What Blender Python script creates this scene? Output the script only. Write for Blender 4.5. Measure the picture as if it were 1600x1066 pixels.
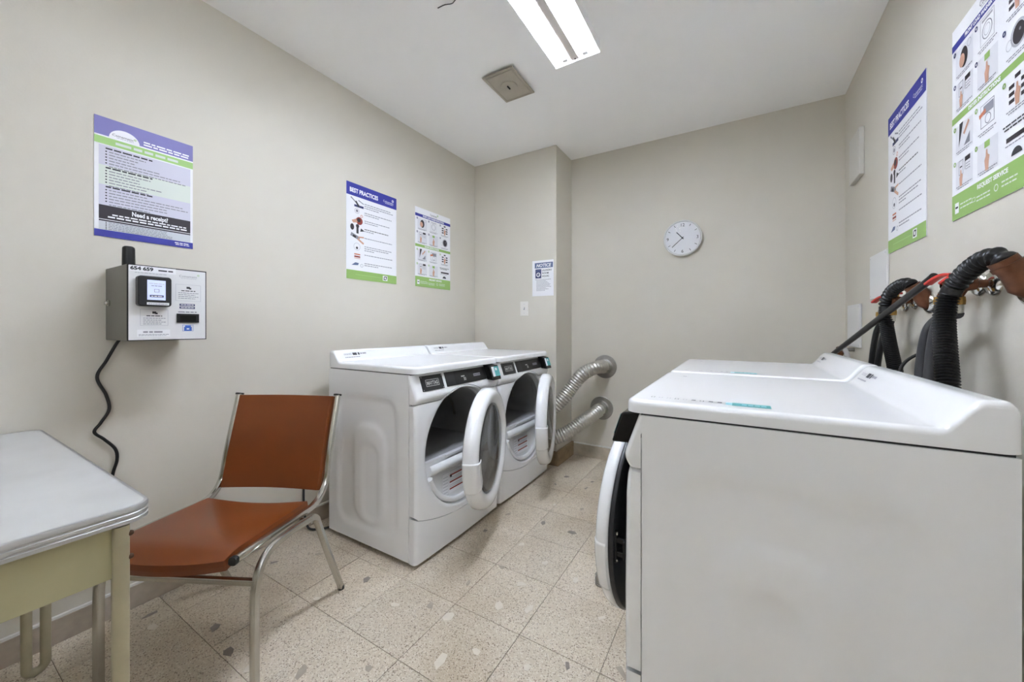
import bpy, math, random
from mathutils import Vector, Matrix
random.seed(7)
S = bpy.context.scene
for o in list(bpy.data.objects):
    bpy.data.objects.remove(o)
COL = S.collection
R = math.radians
PI = math.pi

# ------------------------------------------------------------------ camera, world, exposure
cam_data = bpy.data.cameras.new('camera')
cam = bpy.data.objects.new('camera', cam_data)
COL.objects.link(cam)
cam.location = (0, 0, 1.13)
cam.rotation_euler = (R(90), 0, R(30.85))
cam_data.sensor_width = 36
cam_data.lens = 590 / 1600 * 36
cam_data.shift_y = -22 / 1600
cam_data.clip_start = 0.02
S.camera = cam

world = bpy.data.worlds.new('world')
S.world = world
world.use_nodes = True
world.node_tree.nodes['Background'].inputs[0].default_value = (0.5, 0.5, 0.5, 1)
world.node_tree.nodes['Background'].inputs[1].default_value = 0.0

S.view_settings.view_transform = 'Standard'
S.view_settings.look = 'None'
S.view_settings.gamma = 1
S.view_settings.use_curve_mapping = False
S.view_settings.exposure = 1.15
S.cycles.max_bounces = 16
S.cycles.diffuse_bounces = 12
S.cycles.sample_clamp_indirect = 0
TUBE_POWER = 42.0          # emission of the fluorescent tubes

# room dimensions
XL, XR, YB, YF, ZC = -2.095, 0.592, 3.165, -2.3, 2.618
YC, XC = 2.83, -1.27       # boxed column in the back left corner

# ------------------------------------------------------------------ materials
MATS = {}
def lin(c):
    return tuple(((v / 255) / 12.92 if v / 255 <= 0.04045 else ((v / 255 + 0.055) / 1.055) ** 2.4) for v in c) + (1,)
def mat(name, rgb, rough=0.5, metal=0.0, spec=0.5, var=0.0, vscale=6.0, bump=0.0, bscale=80.0, coat=0.0,
        emit=0.0, trans=0.0, ior=1.45, alpha=1.0):
    m = bpy.data.materials.new(name)
    m.use_nodes = True
    nt = m.node_tree
    b = nt.nodes['Principled BSDF']
    col = lin(rgb)
    b.inputs['Base Color'].default_value = col
    b.inputs['Roughness'].default_value = rough
    b.inputs['Metallic'].default_value = metal
    b.inputs['Specular IOR Level'].default_value = spec
    b.inputs['Coat Weight'].default_value = coat
    b.inputs['Coat Roughness'].default_value = 0.06
    b.inputs['Transmission Weight'].default_value = trans
    b.inputs['IOR'].default_value = ior
    if emit:
        b.inputs['Emission Color'].default_value = col
        b.inputs['Emission Strength'].default_value = emit
    geo = None
    if var or bump:
        geo = nt.nodes.new('ShaderNodeNewGeometry')
    if var:
        n = nt.nodes.new('ShaderNodeTexNoise')
        n.inputs['Scale'].default_value = vscale
        n.inputs['Detail'].default_value = 5
        r = nt.nodes.new('ShaderNodeValToRGB')
        r.color_ramp.elements[0].position = 0.3
        r.color_ramp.elements[1].position = 0.7
        r.color_ramp.elements[0].color = tuple(v * (1 - var) for v in col[:3]) + (1,)
        r.color_ramp.elements[1].color = tuple(min(1, v * (1 + var * 0.6)) for v in col[:3]) + (1,)
        nt.links.new(geo.outputs['Position'], n.inputs['Vector'])
        nt.links.new(n.outputs['Fac'], r.inputs['Fac'])
        nt.links.new(r.outputs['Color'], b.inputs['Base Color'])
    if bump:
        n = nt.nodes.new('ShaderNodeTexNoise')
        n.inputs['Scale'].default_value = bscale
        n.inputs['Detail'].default_value = 3
        bp = nt.nodes.new('ShaderNodeBump')
        bp.inputs['Strength'].default_value = bump
        bp.inputs['Distance'].default_value = 0.002
        nt.links.new(geo.outputs['Position'], n.inputs['Vector'])
        nt.links.new(n.outputs['Fac'], bp.inputs['Height'])
        nt.links.new(bp.outputs['Normal'], b.inputs['Normal'])
    MATS[name] = m
    return m

def speckle_mat(name, rgb, dark, light, rough=0.35):
    """terrazzo tile: fine speckle, soft clouding, a small tone shift from tile to tile"""
    m = mat(name, rgb, rough)
    nt = m.node_tree
    b = nt.nodes['Principled BSDF']
    geo = nt.nodes.new('ShaderNodeNewGeometry')
    v = nt.nodes.new('ShaderNodeTexVoronoi'); v.inputs['Scale'].default_value = 300
    sep = nt.nodes.new('ShaderNodeSeparateColor')
    ramp = nt.nodes.new('ShaderNodeValToRGB')
    ramp.color_ramp.interpolation = 'CONSTANT'
    e = ramp.color_ramp.elements
    e[0].position = 0.0; e[0].color = lin(dark)
    e[1].position = 0.10; e[1].color = lin(rgb)
    x = ramp.color_ramp.elements.new(0.78); x.color = lin(light)
    n = nt.nodes.new('ShaderNodeTexNoise'); n.inputs['Scale'].default_value = 2.2; n.inputs['Detail'].default_value = 6
    r2 = nt.nodes.new('ShaderNodeValToRGB')
    r2.color_ramp.elements[0].position = 0.34; r2.color_ramp.elements[0].color = (0.80, 0.76, 0.70, 1)
    r2.color_ramp.elements[1].position = 0.56; r2.color_ramp.elements[1].color = (1, 1, 1, 1)
    oi = nt.nodes.new('ShaderNodeObjectInfo')
    mr = nt.nodes.new('ShaderNodeMapRange'); mr.inputs['To Min'].default_value = 0.93; mr.inputs['To Max'].default_value = 1.03
    m1 = nt.nodes.new('ShaderNodeMix'); m1.data_type = 'RGBA'; m1.blend_type = 'MULTIPLY'; m1.inputs[0].default_value = 1
    m2 = nt.nodes.new('ShaderNodeMix'); m2.data_type = 'RGBA'; m2.blend_type = 'MULTIPLY'; m2.inputs[0].default_value = 1
    L = nt.links.new
    L(geo.outputs['Position'], v.inputs['Vector']); L(geo.outputs['Position'], n.inputs['Vector'])
    L(v.outputs['Color'], sep.inputs[0]); L(sep.outputs[0], ramp.inputs['Fac'])
    L(n.outputs['Fac'], r2.inputs['Fac']); L(oi.outputs['Random'], mr.inputs['Value'])
    L(ramp.outputs['Color'], m1.inputs[6]); L(r2.outputs['Color'], m1.inputs[7])
    L(m1.outputs[2], m2.inputs[6]); L(mr.outputs['Result'], m2.inputs[7])
    L(m2.outputs[2], b.inputs['Base Color'])
    return m

mat('wall_paint', (209, 204, 193), 0.6, var=0.03, vscale=2.0, bump=0.15, bscale=140)
mat('ceiling_paint', (250, 250, 250), 0.8, var=0.02, vscale=2.0, bump=0.1, bscale=120)
mat('grout', (128, 112, 94), 0.9, var=0.2, vscale=30)
speckle_mat('terrazzo', (209, 196, 177), (150, 135, 118), (226, 217, 202), 0.4)
mat('chip_dark', (140, 131, 122), 0.35, var=0.12, vscale=40)
mat('chip_grey', (172, 160, 145), 0.35, var=0.1, vscale=40)
mat('chip_light', (220, 211, 197), 0.35, var=0.06, vscale=40)
mat('stained_wood', (150, 128, 100), 0.65, var=0.3, vscale=14, bump=0.25, bscale=60)
mat('old_baseboard', (190, 178, 160), 0.6, var=0.28, vscale=9, bump=0.2, bscale=60)
mat('marble_baseboard', (176, 164, 150), 0.45, var=0.22, vscale=12)
mat('caulk', (226, 225, 222), 0.5)
mat('enamel', (236, 237, 239), 0.22, coat=0.35, spec=0.5)
mat('enamel_panel', (236, 237, 239), 0.25, coat=0.35)
mat('enamel_grey', (172, 172, 174), 0.5)
mat('dark_plastic', (38, 38, 41), 0.35)
mat('black_plastic', (24, 24, 26), 0.4)
mat('black_gloss', (12, 12, 13), 0.18)
mat('drum_grey', (150, 150, 152), 0.5, metal=0.0)
mat('seam_dark', (50, 50, 52), 0.8)
mat('door_glass', (150, 152, 154), 0.04, trans=0.88, ior=1.45)
mat('silver_print', (190, 190, 190), 0.35, metal=0.5)
mat('teal_label', (88, 166, 168), 0.5)
mat('teal_light', (150, 205, 212), 0.5)
mat('paper', (236, 236, 240), 0.55)
mat('paper_cell', (222, 222, 228), 0.55)
mat('ink', (60, 60, 66), 0.6)
mat('ink_soft', (140, 140, 150), 0.6)
mat('ink_faint', (182, 182, 190), 0.6)
mat('blue_print', (58, 62, 158), 0.5)
mat('violet_print', (126, 122, 184), 0.5)
mat('navy_print', (56, 62, 108), 0.5)
mat('slate_print', (96, 110, 148), 0.5)
mat('green_print', (150, 186, 106), 0.5)
mat('pale_green_print', (166, 206, 128), 0.5)
mat('lavender_print', (208, 207, 222), 0.5)
mat('mint_print', (217, 224, 217), 0.5)
mat('grey_print', (206, 208, 214), 0.5)
mat('black_print', (52, 46, 54), 0.5)
mat('white_print', (240, 240, 244), 0.5)
mat('red_print', (150, 66, 56), 0.5)
mat('skin_print', (206, 160, 138), 0.5)
mat('orange_print', (200, 120, 90), 0.5)
mat('sky_print', (70, 110, 200), 0.5)
mat('vinyl', (122, 62, 26), 0.30, var=0.10, vscale=5, bump=0.12, bscale=260)
mat('vinyl_edge', (92, 44, 22), 0.45)
mat('chrome', (212, 210, 204), 0.16, metal=1.0)
mat('satin_steel', (200, 198, 192), 0.26, metal=1.0)
mat('duct_foil', (204, 201, 196), 0.32, metal=0.85, bump=0.3, bscale=120)
mat('galvanised', (164, 161, 156), 0.42, metal=0.8, var=0.12, vscale=24)
mat('rubber_black', (30, 30, 32), 0.42)
mat('hose_black', (26, 26, 28), 0.35)
mat('hose_grey', (62, 62, 66), 0.4)
mat('old_copper', (112, 72, 50), 0.42, metal=0.55, var=0.3, vscale=40)
mat('brass', (190, 152, 88), 0.3, metal=0.9)
mat('red_handle', (204, 62, 54), 0.4)
mat('laminate', (197, 197, 196), 0.35, var=0.07, vscale=7)
mat('aluminium', (200, 200, 202), 0.35, metal=0.8)
mat('desk_paint', (182, 176, 142), 0.45, var=0.06, vscale=8)
mat('desk_tube', (176, 168, 142), 0.4, metal=0.25, var=0.1, vscale=14)
mat('bolt', (84, 62, 48), 0.5, metal=0.6)
mat('box_metal', (112, 108, 102), 0.42, metal=0.3)
mat('plate_white', (224, 224, 226), 0.4)
mat('screen_glow', (190, 200, 240), 0.3, emit=0.22)
mat('fixture_white', (240, 240, 242), 0.35)
mat('fixture_spine', (226, 220, 218), 0.5)
mat('tube_glow', (230, 240, 253), 0.4, emit=TUBE_POWER)
mat('diffuser_beige', (176, 168, 154), 0.5, var=0.08, vscale=12)
mat('dark_gap', (18, 16, 14), 0.9)
mat('clock_face', (232, 232, 236), 0.4)
mat('clock_rim', (226, 226, 226), 0.25, metal=0.15)
mat('switch_plastic', (228, 225, 220), 0.4)
mat('cover_paint', (212, 209, 202), 0.5)
mat('plate_paint', (222, 222, 222), 0.4)
mat('grey_pipe', (176, 175, 172), 0.4)

# ------------------------------------------------------------------ mesh helpers
class B:
    """collects geometry for ONE part"""
    def __init__(s):
        s.v = []; s.f = []; s.m = []; s.mats = []
    def mi(s, name):
        if name not in s.mats:
            s.mats.append(name)
        return s.mats.index(name)
    def add(s, vs, fs, m):
        o = len(s.v); k = s.mi(m)
        s.v += [tuple(p) for p in vs]
        for f in fs:
            s.f.append(tuple(i + o for i in f)); s.m.append(k)
        return s
    def box(s, x0, y0, z0, x1, y1, z1, m):
        vs = [(x, y, z) for z in (z0, z1) for y in (y0, y1) for x in (x0, x1)]
        fs = [(0, 2, 3, 1), (4, 5, 7, 6), (0, 1, 5, 4), (2, 6, 7, 3), (0, 4, 6, 2), (1, 3, 7, 5)]
        return s.add(vs, fs, m)
    def rect(s, x0, y0, x1, y1, z, m):
        return s.add([(x0, y0, z), (x1, y0, z), (x1, y1, z), (x0, y1, z)], [(0, 1, 2, 3)], m)
    def poly(s, pts, z, m):
        return s.add([(p[0], p[1], z) for p in pts], [tuple(range(len(pts)))], m)
    def disc(s, cx, cy, r, z, m, ry=None, n=24, a0=0, a1=2 * PI):
        ry = ry or r
        full = abs(a1 - a0 - 2 * PI) < 1e-6
        k = n if full else n + 1
        return s.poly([(cx + r * math.cos(a0 + (a1 - a0) * i / n), cy + ry * math.sin(a0 + (a1 - a0) * i / n)) for i in range(k)], z, m)
    def ring(s, cx, cy, r0, r1, z, m, n=28, k=1.0):
        vs = []; fs = []
        for i in range(n):
            a = 2 * PI * i / n
            vs += [(cx + r0 * math.cos(a), cy + k * r0 * math.sin(a), z), (cx + r1 * math.cos(a), cy + k * r1 * math.sin(a), z)]
        for i in range(n):
            j = (i + 1) % n
            fs.append((2 * i, 2 * i + 1, 2 * j + 1, 2 * j))
        return s.add(vs, fs, m)
    def line(s, x0, y0, x1, y1, w, z, m):
        dx, dy = x1 - x0, y1 - y0
        l = math.hypot(dx, dy) or 1
        nx, ny = -dy / l * w / 2, dx / l * w / 2
        return s.poly([(x0 - nx, y0 - ny), (x1 - nx, y1 - ny), (x1 + nx, y1 + ny), (x0 + nx, y0 + ny)], z, m)
    def frame(s, x0, y0, x1, y1, w, z, m):
        s.rect(x0, y0, x1, y0 + w, z, m); s.rect(x0, y1 - w, x1, y1, z, m)
        s.rect(x0, y0 + w, x0 + w, y1 - w, z, m); s.rect(x1 - w, y0 + w, x1, y1 - w, z, m)
        return s
    def grid(s, fn, nu, nv, m, flip=False):
        vs = [fn(i / nu, j / nv) for j in range(nv + 1) for i in range(nu + 1)]
        fs = []
        for j in range(nv):
            for i in range(nu):
                a = j * (nu + 1) + i
                q = (a, a + 1, a + nu + 2, a + nu + 1)
                fs.append(q[::-1] if flip else q)
        return s.add(vs, fs, m)
    def tube(s, path, r, m, seg=12, caps=True, square=None, rf=None):
        P = [Vector(p) for p in path]
        n = len(P)
        T = []
        for i in range(n):
            t = P[min(i + 1, n - 1)] - P[max(i - 1, 0)]
            T.append(t.normalized())
        up = Vector((0, 0, 1)) if abs(T[0].z) < 0.9 else Vector((1, 0, 0))
        N = (up - T[0] * up.dot(T[0])).normalized()
        vs = []
        if square:
            a, b = square; c = min(a, b) * 0.28
            prof = []
            for (sx, sy) in ((1, 1), (-1, 1), (-1, -1), (1, -1)):
                for q in range(3):
                    an = {(1, 1): 0, (-1, 1): 90, (-1, -1): 180, (1, -1): 270}[(sx, sy)] + 45 * q
                    prof.append((sx * (a / 2 - c) + c * math.cos(R(an)), sy * (b / 2 - c) + c * math.sin(R(an))))
        else:
            prof = [(math.cos(2 * PI * k / seg), math.sin(2 * PI * k / seg)) for k in range(seg)]
        k = len(prof)
        for i in range(n):
            if i:
                N = (N - T[i] * N.dot(T[i])).normalized()
            Bv = T[i].cross(N)
            rr = 1.0 if square else (rf(i / (n - 1)) if rf else r)
            for (a, b) in prof:
                vs.append(P[i] + N * (a * rr) + Bv * (b * rr))
        fs = []
        for i in range(n - 1):
            for j in range(k):
                j2 = (j + 1) % k
                fs.append((i * k + j, i * k + j2, (i + 1) * k + j2, (i + 1) * k + j))
        if caps:
            fs.append(tuple(range(k - 1, -1, -1)))
            fs.append(tuple((n - 1) * k + j for j in range(k)))
        return s.add(vs, fs, m)
    def lathe(s, prof, m, seg=32, origin=(0, 0, 0), axis='z', ky=1.0):
        """prof = [(r, h)], axis the axis of revolution; ky squeezes the second radius"""
        vs = []; fs = []
        n = len(prof)
        for i in range(seg):
            a = 2 * PI * i / seg
            for (r, h) in prof:
                c, q = r * math.cos(a), r * math.sin(a) * ky
                p = {'z': (c, q, h), 'y': (c, h, q), 'x': (h, c, q)}[axis]
                vs.append((p[0] + origin[0], p[1] + origin[1], p[2] + origin[2]))
        for i in range(seg):
            j = (i + 1) % seg
            for k in range(n - 1):
                q = (i * n + k, j * n + k, j * n + k + 1, i * n + k + 1)
                if axis == 'y':
                    q = q[::-1]
                fs.append(q)
        return s.add(vs, fs, m)
    def build(s, name, parent=None, smooth=None, bevel=0.0, bseg=2, solid=0.0):
        me = bpy.data.meshes.new(name)
        me.from_pydata(s.v, [], s.f)
        for n in s.mats:
            me.materials.append(MATS[n])
        me.polygons.foreach_set('material_index', s.m)
        if smooth is not None:
            me.polygons.foreach_set('use_smooth', [True] * len(me.polygons))
            me.set_sharp_from_angle(angle=R(smooth))
        me.update()
        o = bpy.data.objects.new(name, me)
        COL.objects.link(o)
        if parent:
            o.parent = parent
        if solid:
            md = o.modifiers.new('solid', 'SOLIDIFY'); md.thickness = solid; md.offset = -1
        if bevel:
            md = o.modifiers.new('bevel', 'BEVEL'); md.width = bevel; md.segments = bseg; md.limit_method = 'ANGLE'; md.angle_limit = R(40)
        return o

def tag(o, label, cat, group=None):
    o['label'] = label; o['category'] = cat
    if group:
        o['group'] = group
    return o
def struct(o, label=None):
    o['kind'] = 'structure'
    if label:
        o['label'] = label
    return o
def empty(name, loc, rz=0.0, label=None, cat=None, group=None):
    o = bpy.data.objects.new(name, None)
    COL.objects.link(o)
    o.location = loc; o.rotation_euler = (0, 0, rz)
    o.empty_display_size = 0.05
    if label:
        tag(o, label, cat, group)
    return o

def smooth_path(pts, n=8):
    P = [Vector(p) for p in pts]
    out = []
    for i in range(len(P) - 1):
        p0 = P[i - 1] if i else P[0] * 2 - P[1]
        p1, p2 = P[i], P[i + 1]
        p3 = P[i + 2] if i + 2 < len(P) else P[-1] * 2 - P[-2]
        for k in range(n):
            t = k / n
            out.append(0.5 * ((2 * p1) + (p2 - p0) * t + (2 * p0 - 5 * p1 + 4 * p2 - p3) * t * t + (3 * p1 - p0 - 3 * p2 + p3) * t ** 3))
    out.append(P[-1])
    return out
def resample(pts, step):
    out = [pts[0]]; acc = 0.0
    for i in range(1, len(pts)):
        a, b = pts[i - 1], pts[i]
        d = (b - a).length
        if d < 1e-9:
            continue
        t = step - acc
        while t <= d:
            out.append(a + (b - a) * (t / d)); t += step
        acc = (acc + d) % step
    out.append(pts[-1])
    return out

FONT_CACHE = {}
def text_geo(txt, size, align='LEFT', shear=0.0, bold=0.0, width=None):
    key = (txt, size, align, shear, bold, width)
    if key in FONT_CACHE:
        return FONT_CACHE[key]
    c = bpy.data.curves.new('lettering', 'FONT')
    c.body = txt; c.size = size; c.align_x = align; c.shear = shear; c.offset = bold; c.resolution_u = 3
    o = bpy.data.objects.new('lettering', c)
    COL.objects.link(o)
    bpy.context.view_layer.update()
    dg = bpy.context.evaluated_depsgraph_get()
    me = o.evaluated_get(dg).to_mesh()
    vs = [(v.co.x, v.co.y) for v in me.vertices]
    fs = [tuple(p.vertices) for p in me.polygons]
    o.evaluated_get(dg).to_mesh_clear()
    bpy.data.objects.remove(o)
    bpy.data.curves.remove(c)
    if width and vs:
        x0 = min(v[0] for v in vs); x1 = max(v[0] for v in vs)
        k = width / (x1 - x0)
        mid = {'LEFT': x0, 'CENTER': (x0 + x1) / 2, 'RIGHT': x1}[align]
        base = 0 if align != 'LEFT' else 0
        vs = [((v[0] - mid) * k + base, v[1]) for v in vs]
    FONT_CACHE[key] = (vs, fs)
    return vs, fs
def put_text(b, txt, x, y, size, z, m, **kw):
    vs, fs = text_geo(txt, size, **kw)
    b.add([(v[0] + x, v[1] + y, z) for v in vs], fs, m)
def greek(b, x0, x1, y, h, z, m, rnd=None):
    """an unreadable line of print: a run of word-long dashes"""
    rnd = rnd or random
    x = x0
    while x < x1 - h:
        w = min(h * rnd.uniform(2.0, 5.0), x1 - x)
        b.rect(x, y, x + w, y + h, z, m)
        x += w + h * 0.7

# ------------------------------------------------------------------ room shell
fl = B(); fl.box(XL - 0.1, YF - 0.1, -0.06, XR + 0.1, YB + 0.1, -0.004, 'grout')
floor = struct(fl.build('floor'), 'beige terrazzo tile floor with grey and white marble chips')
TS, GAP = 0.3015, 0.0022
tile_me = None
xj, yj = -0.687, 1.505
ix0 = math.floor((XL - xj) / TS); ix1 = math.ceil((XR - xj) / TS)
iy0 = math.floor((-0.9 - yj) / TS); iy1 = math.ceil((YB - yj) / TS)
for ix in range(ix0, ix1):
    for iy in range(iy0, iy1):
        x0, x1 = xj + ix * TS, xj + (ix + 1) * TS
        y0, y1 = yj + iy * TS, yj + (iy + 1) * TS
        cx0, cx1, cy0, cy1 = max(x0, XL), min(x1, XR), max(y0, YF), min(y1, YB)
        if cx1 - cx0 < 0.02 or cy1 - cy0 < 0.02:
            continue
        whole = abs(cx1 - cx0 - TS) < 1e-6 and abs(cy1 - cy0 - TS) < 1e-6
        if whole and tile_me:
            t = bpy.data.objects.new('floor_tile', tile_me); COL.objects.link(t); t.parent = floor
        else:
            b = B(); w, h = cx1 - cx0 - GAP, cy1 - cy0 - GAP
            b.box(-w / 2, -h / 2, -0.008, w / 2, h / 2, 0, 'terrazzo')
            t = b.build('floor_tile', floor)
            if whole:
                tile_me = t.data
        t.location = ((cx0 + cx1) / 2, (cy0 + cy1) / 2, random.uniform(-0.0005, 0.0003))
CHIPS = [(-1.98, .543, 'd', 1.2), (-1.891, .526, 'l', 1.1), (-1.687, .648, 'd', 1.2), (-1.52, .624, 'd', 1.1), (-1.225, .709, 'g', 1.3),
         (-1.788, 1.119, 'g', 1.1), (-1.423, 1.116, 'd', 1.0), (-1.197, 1.074, 'l', 1.1), (-1.069, 1.143, 'g', 1.2),
         (-1.02, 1.332, 'g', .9), (-.969, 1.136, 'l', 1.3), (-.829, 1.286, 'l', 1.3), (-.716, 1.333, 'l', 1.4), (-.814, 1.445, 'l', 1.2),
         (-.622, 1.594, 'l', 1.2), (-.79, 1.633, 'l', 1.1), (-.963, 1.709, 'l', 1.1), (-.962, 1.963, 'd', 1.1), (-.781, 1.953, 'd', 1.2),
         (-1.19, 1.945, 'g', 1.0), (-.453, 1.436, 'l', 1.2), (-.863, .972, 'l', 1.6), (-.78, 1.063, 'l', .9), (-.487, 1.177, 'd', 1.0),
         (-.324, 1.242, 'g', 1.5), (-1.109, 2.657, 'd', 1.0), (-.908, 2.667, 'd', 1.0), (-.91, 2.538, 'd', 1.1), (-1.122, 2.487, 'd', .8),
         (-.829, 2.23, 'g', 1.0), (-1.2, 1.72, 'd', .8), (-1.91, .97, 'd', .9), (-1.386, .624, 'l', 1.0),
         (-1.5, .93, 'l', .8), (-1.05, .83, 'g', .9), (-.60, 1.10, 'l', .8), (-.55, 1.75, 'g', .9), (-.70, 2.35, 'l', 1.0),
         (-1.0, 2.2, 'l', .9), (-.45, 1.95, 'd', .9), (-1.30, .98, 'l', .8), (-1.62, 1.30, 'd', .8), (-.95, 1.50, 'g', .8)]
for (cx, cy, kind, sc) in CHIPS:
    n = random.choice((4, 5, 5, 6)); a0 = random.uniform(0, 2 * PI); st = random.uniform(0.45, 0.8); rot = random.uniform(0, PI)
    pts = []
    for i in range(n):
        a = a0 + 2 * PI * (i + random.uniform(-.25, .25)) / n
        r = 0.021 * sc * random.uniform(.75, 1.15)
        x, y = r * math.cos(a), r * math.sin(a) * st
        pts.append((x * math.cos(rot) - y * math.sin(rot), x * math.sin(rot) + y * math.cos(rot)))
    b = B()
    m = {'d': 'chip_dark', 'g': 'chip_grey', 'l': 'chip_light'}[kind]
    b.add([(p[0], p[1], -0.001) for p in pts] + [(p[0], p[1], 0.0007) for p in pts],
          [tuple(range(n, 2 * n))] + [(i, (i + 1) % n, n + (i + 1) % n, n + i) for i in range(n)], m)
    t = b.build('terrazzo_chip', floor); t.location = (cx, cy, 0)

b = B(); b.box(XL - 0.1, YF - 0.1, ZC, XR + 0.1, YB + 0.1, ZC + 0.1, 'ceiling_paint')
struct(b.build('ceiling'), 'smooth white painted ceiling')
b = B(); b.box(XL - 0.1, YF - 0.1, -0.06, XL, YB + 0.1, ZC, 'wall_paint'); struct(b.build('wall_left'), 'warm grey painted wall behind the chair and payment box')
b = B(); b.box(XR, YF - 0.1, -0.06, XR + 0.1, YB + 0.1, ZC, 'wall_paint'); struct(b.build('wall_right'), 'warm grey painted wall behind the washers')
b = B(); b.box(XL, YB, -0.06, XR, YB + 0.1, ZC, 'wall_paint'); struct(b.build('wall_back'), 'warm grey painted end wall with the clock')
b = B(); b.box(XL, YF - 0.1, -0.06, XR, YF, ZC, 'wall_paint'); struct(b.build('wall_front'), 'warm grey painted wall opposite the clock')
b = B(); b.box(XL, YC, -0.06, XC, YB, ZC, 'wall_paint'); struct(b.build('wall_column', bevel=0.004), 'boxed-out grey wall corner carrying the light switch')

b = B(); b.box(XL, YF, 0, XL + 0.014, YC, 0.088, 'marble_baseboard'); o = struct(b.build('baseboard_left', bevel=0.002), 'stained marble baseboard under the table')
b = B(); b.box(XL, YF, 0.088, XL + 0.011, YC, 0.096, 'caulk'); b.build('caulk_line', o)
b = B(); b.box(XC + 0.025, YB - 0.018, 0, XR, YB, 0.111, 'old_baseboard'); o = struct(b.build('baseboard_back', bevel=0.002), 'stained light baseboard below the dryer vents')
b = B(); b.box(XC + 0.025, YB - 0.019, 0.106, XR, YB, 0.113, 'caulk'); b.build('painted_edge', o)
b = B(); b.box(XC, YC - 0.02, 0, XC + 0.025, YB, 0.115, 'stained_wood'); o = struct(b.build('baseboard_column', bevel=0.003), 'dirty brown-stained baseboard around the boxed corner')
b = B(); b.box(XL + 0.02, YC - 0.02, 0, XC, YC, 0.115, 'stained_wood'); b.build('front_board', o, bevel=0.003)
b = B(); b.box(XR - 0.014, YF, 0, XR, YB - 0.02, 0.1, 'marble_baseboard'); struct(b.build('baseboard_right', bevel=0.002), 'marble baseboard behind the washers')

# ------------------------------------------------------------------ fluorescent fixture
def make_fixture(fx, fy0, fy1, label):
    fix = empty('fluorescent_light', (fx, (fy0 + fy1) / 2, ZC), R(0), label, 'ceiling light', 'ceiling light fixtures')
    hl = (fy1 - fy0) / 2
    b = B(); b.box(-0.12, -hl, -0.012, 0.12, hl, 0, 'fixture_white'); b.build('housing', fix)
    for s in (-1, 1):
        b = B()
        b.add([(s * 0.085, -hl, -0.006), (s * 0.12, -hl, -0.060), (s * 0.12, hl, -0.060), (s * 0.085, hl, -0.006),
               (s * 0.12, -hl, -0.006), (s * 0.124, -hl, -0.063), (s * 0.124, hl, -0.063), (s * 0.12, hl, -0.006)],
              [(0, 1, 2, 3), (4, 7, 6, 5), (1, 5, 6, 2), (0, 4, 5, 1), (3, 2, 6, 7), (0, 3, 7, 4)], 'fixture_white')
        b.build('reflector', fix)
        b = B(); b.box(-0.124, s * hl - 0.002, -0.068, 0.124, s * hl + 0.002, 0, 'fixture_white'); b.build('end_plate', fix)
    b = B(); b.box(-0.027, -hl + 0.004, -0.066, 0.027, hl - 0.02, -0.01, 'fixture_spine')
    b.box(-0.020, -hl + 0.004, -0.072, 0.020, hl - 0.02, -0.066, 'fixture_spine'); b.build('spine', fix, bevel=0.004)
    for s in (-1, 1):
        b = B(); b.tube([(s * 0.056, -hl + 0.05, -0.054), (s * 0.056, hl - 0.05, -0.054)], 0.0135, 'tube_glow', seg=16)
        t = b.build('fluorescent_tube', fix, smooth=40)
        for e in (-1, 1):
            b = B(); b.box(s * 0.056 - 0.014, e * (hl - 0.034) - 0.012, -0.068, s * 0.056 + 0.014, e * (hl - 0.034) + 0.012, -0.012, 'fixture_white')
            b.build('lamp_holder', fix, bevel=0.003)
    b = B(); b.tube([(0, hl - 0.03, -0.075), (0, hl - 0.03, -0.070)], 0.004, 'bolt', seg=8); b.build('screw', fix)
make_fixture(-0.735, 0.66, 1.91, 'white ceiling light fixture with two bare glowing fluorescent tubes, beside the vent plate')
def make_fill_batten(x, y0, y1, label):  # extra lamp added out of view to brighten the near sides of the machines
    hl = (y1 - y0) / 2
    root = empty('fill_batten_light', (x, (y0 + y1) / 2, ZC), 0, label, 'ceiling light')
    b = B(); b.box(-0.03, -hl, -0.045, 0.03, hl, 0, 'fixture_white'); b.build('spine', root, bevel=0.004)
    b = B(); b.tube([(0, -hl + 0.03, -0.09), (0, hl - 0.03, -0.09)], 0.0135, 'tube_glow', seg=16); b.build('fluorescent_tube', root, smooth=40)
    for e in (-1, 1):
        b = B(); b.box(-0.014, e * (hl - 0.016) - 0.012, -0.106, 0.014, e * (hl - 0.016) + 0.012, -0.03, 'fixture_white'); b.build('lamp_holder', root, bevel=0.003)
make_fill_batten(-0.1, -1.95, -0.70, 'added fill light, an unseen open single-tube batten on the ceiling behind the camera')

# ceiling diffuser plate
dif = empty('vent_plate', (-1.195, 1.965, ZC), R(0), 'square beige vent plate hanging below the white ceiling', 'vent')
b = B(); b.box(-0.104, -0.138, -0.022, 0.104, 0.138, -0.014, 'diffuser_beige'); b.build('plate', dif, bevel=0.003)
b = B(); b.frame(-0.090, -0.124, 0.090, 0.124, 0.004, -0.0222, 'diffuser_beige')
b.v = [(v[0], v[1], v[2] - 0.001) for v in b.v]; b.build('raised_border', dif, solid=0.002)
b = B(); b.lathe([(0.052, -0.0225), (0.05, -0.026), (0.02, -0.028), (0.0, -0.028)], 'diffuser_beige', seg=24); b.build('damper_disc', dif, smooth=40)
b = B(); b.box(-0.004, -0.016, -0.034, 0.002, 0.014, -0.027, 'dark_gap'); b.build('slot', dif)
b = B(); b.box(-0.07, -0.1, -0.015, 0.07, 0.1, 0, 'dark_gap'); b.build('duct_collar', dif)
b = B(); b.tube(smooth_path([(-1.199, 1.333, ZC - 0.002), (-1.16, 1.335, ZC - 0.003), (-1.12, 1.338, ZC - 0.012), (-1.09, 1.325, ZC - 0.02), (-1.02, 1.29, ZC - 0.03)], 6), 0.0022, 'black_plastic', seg=6)
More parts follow.
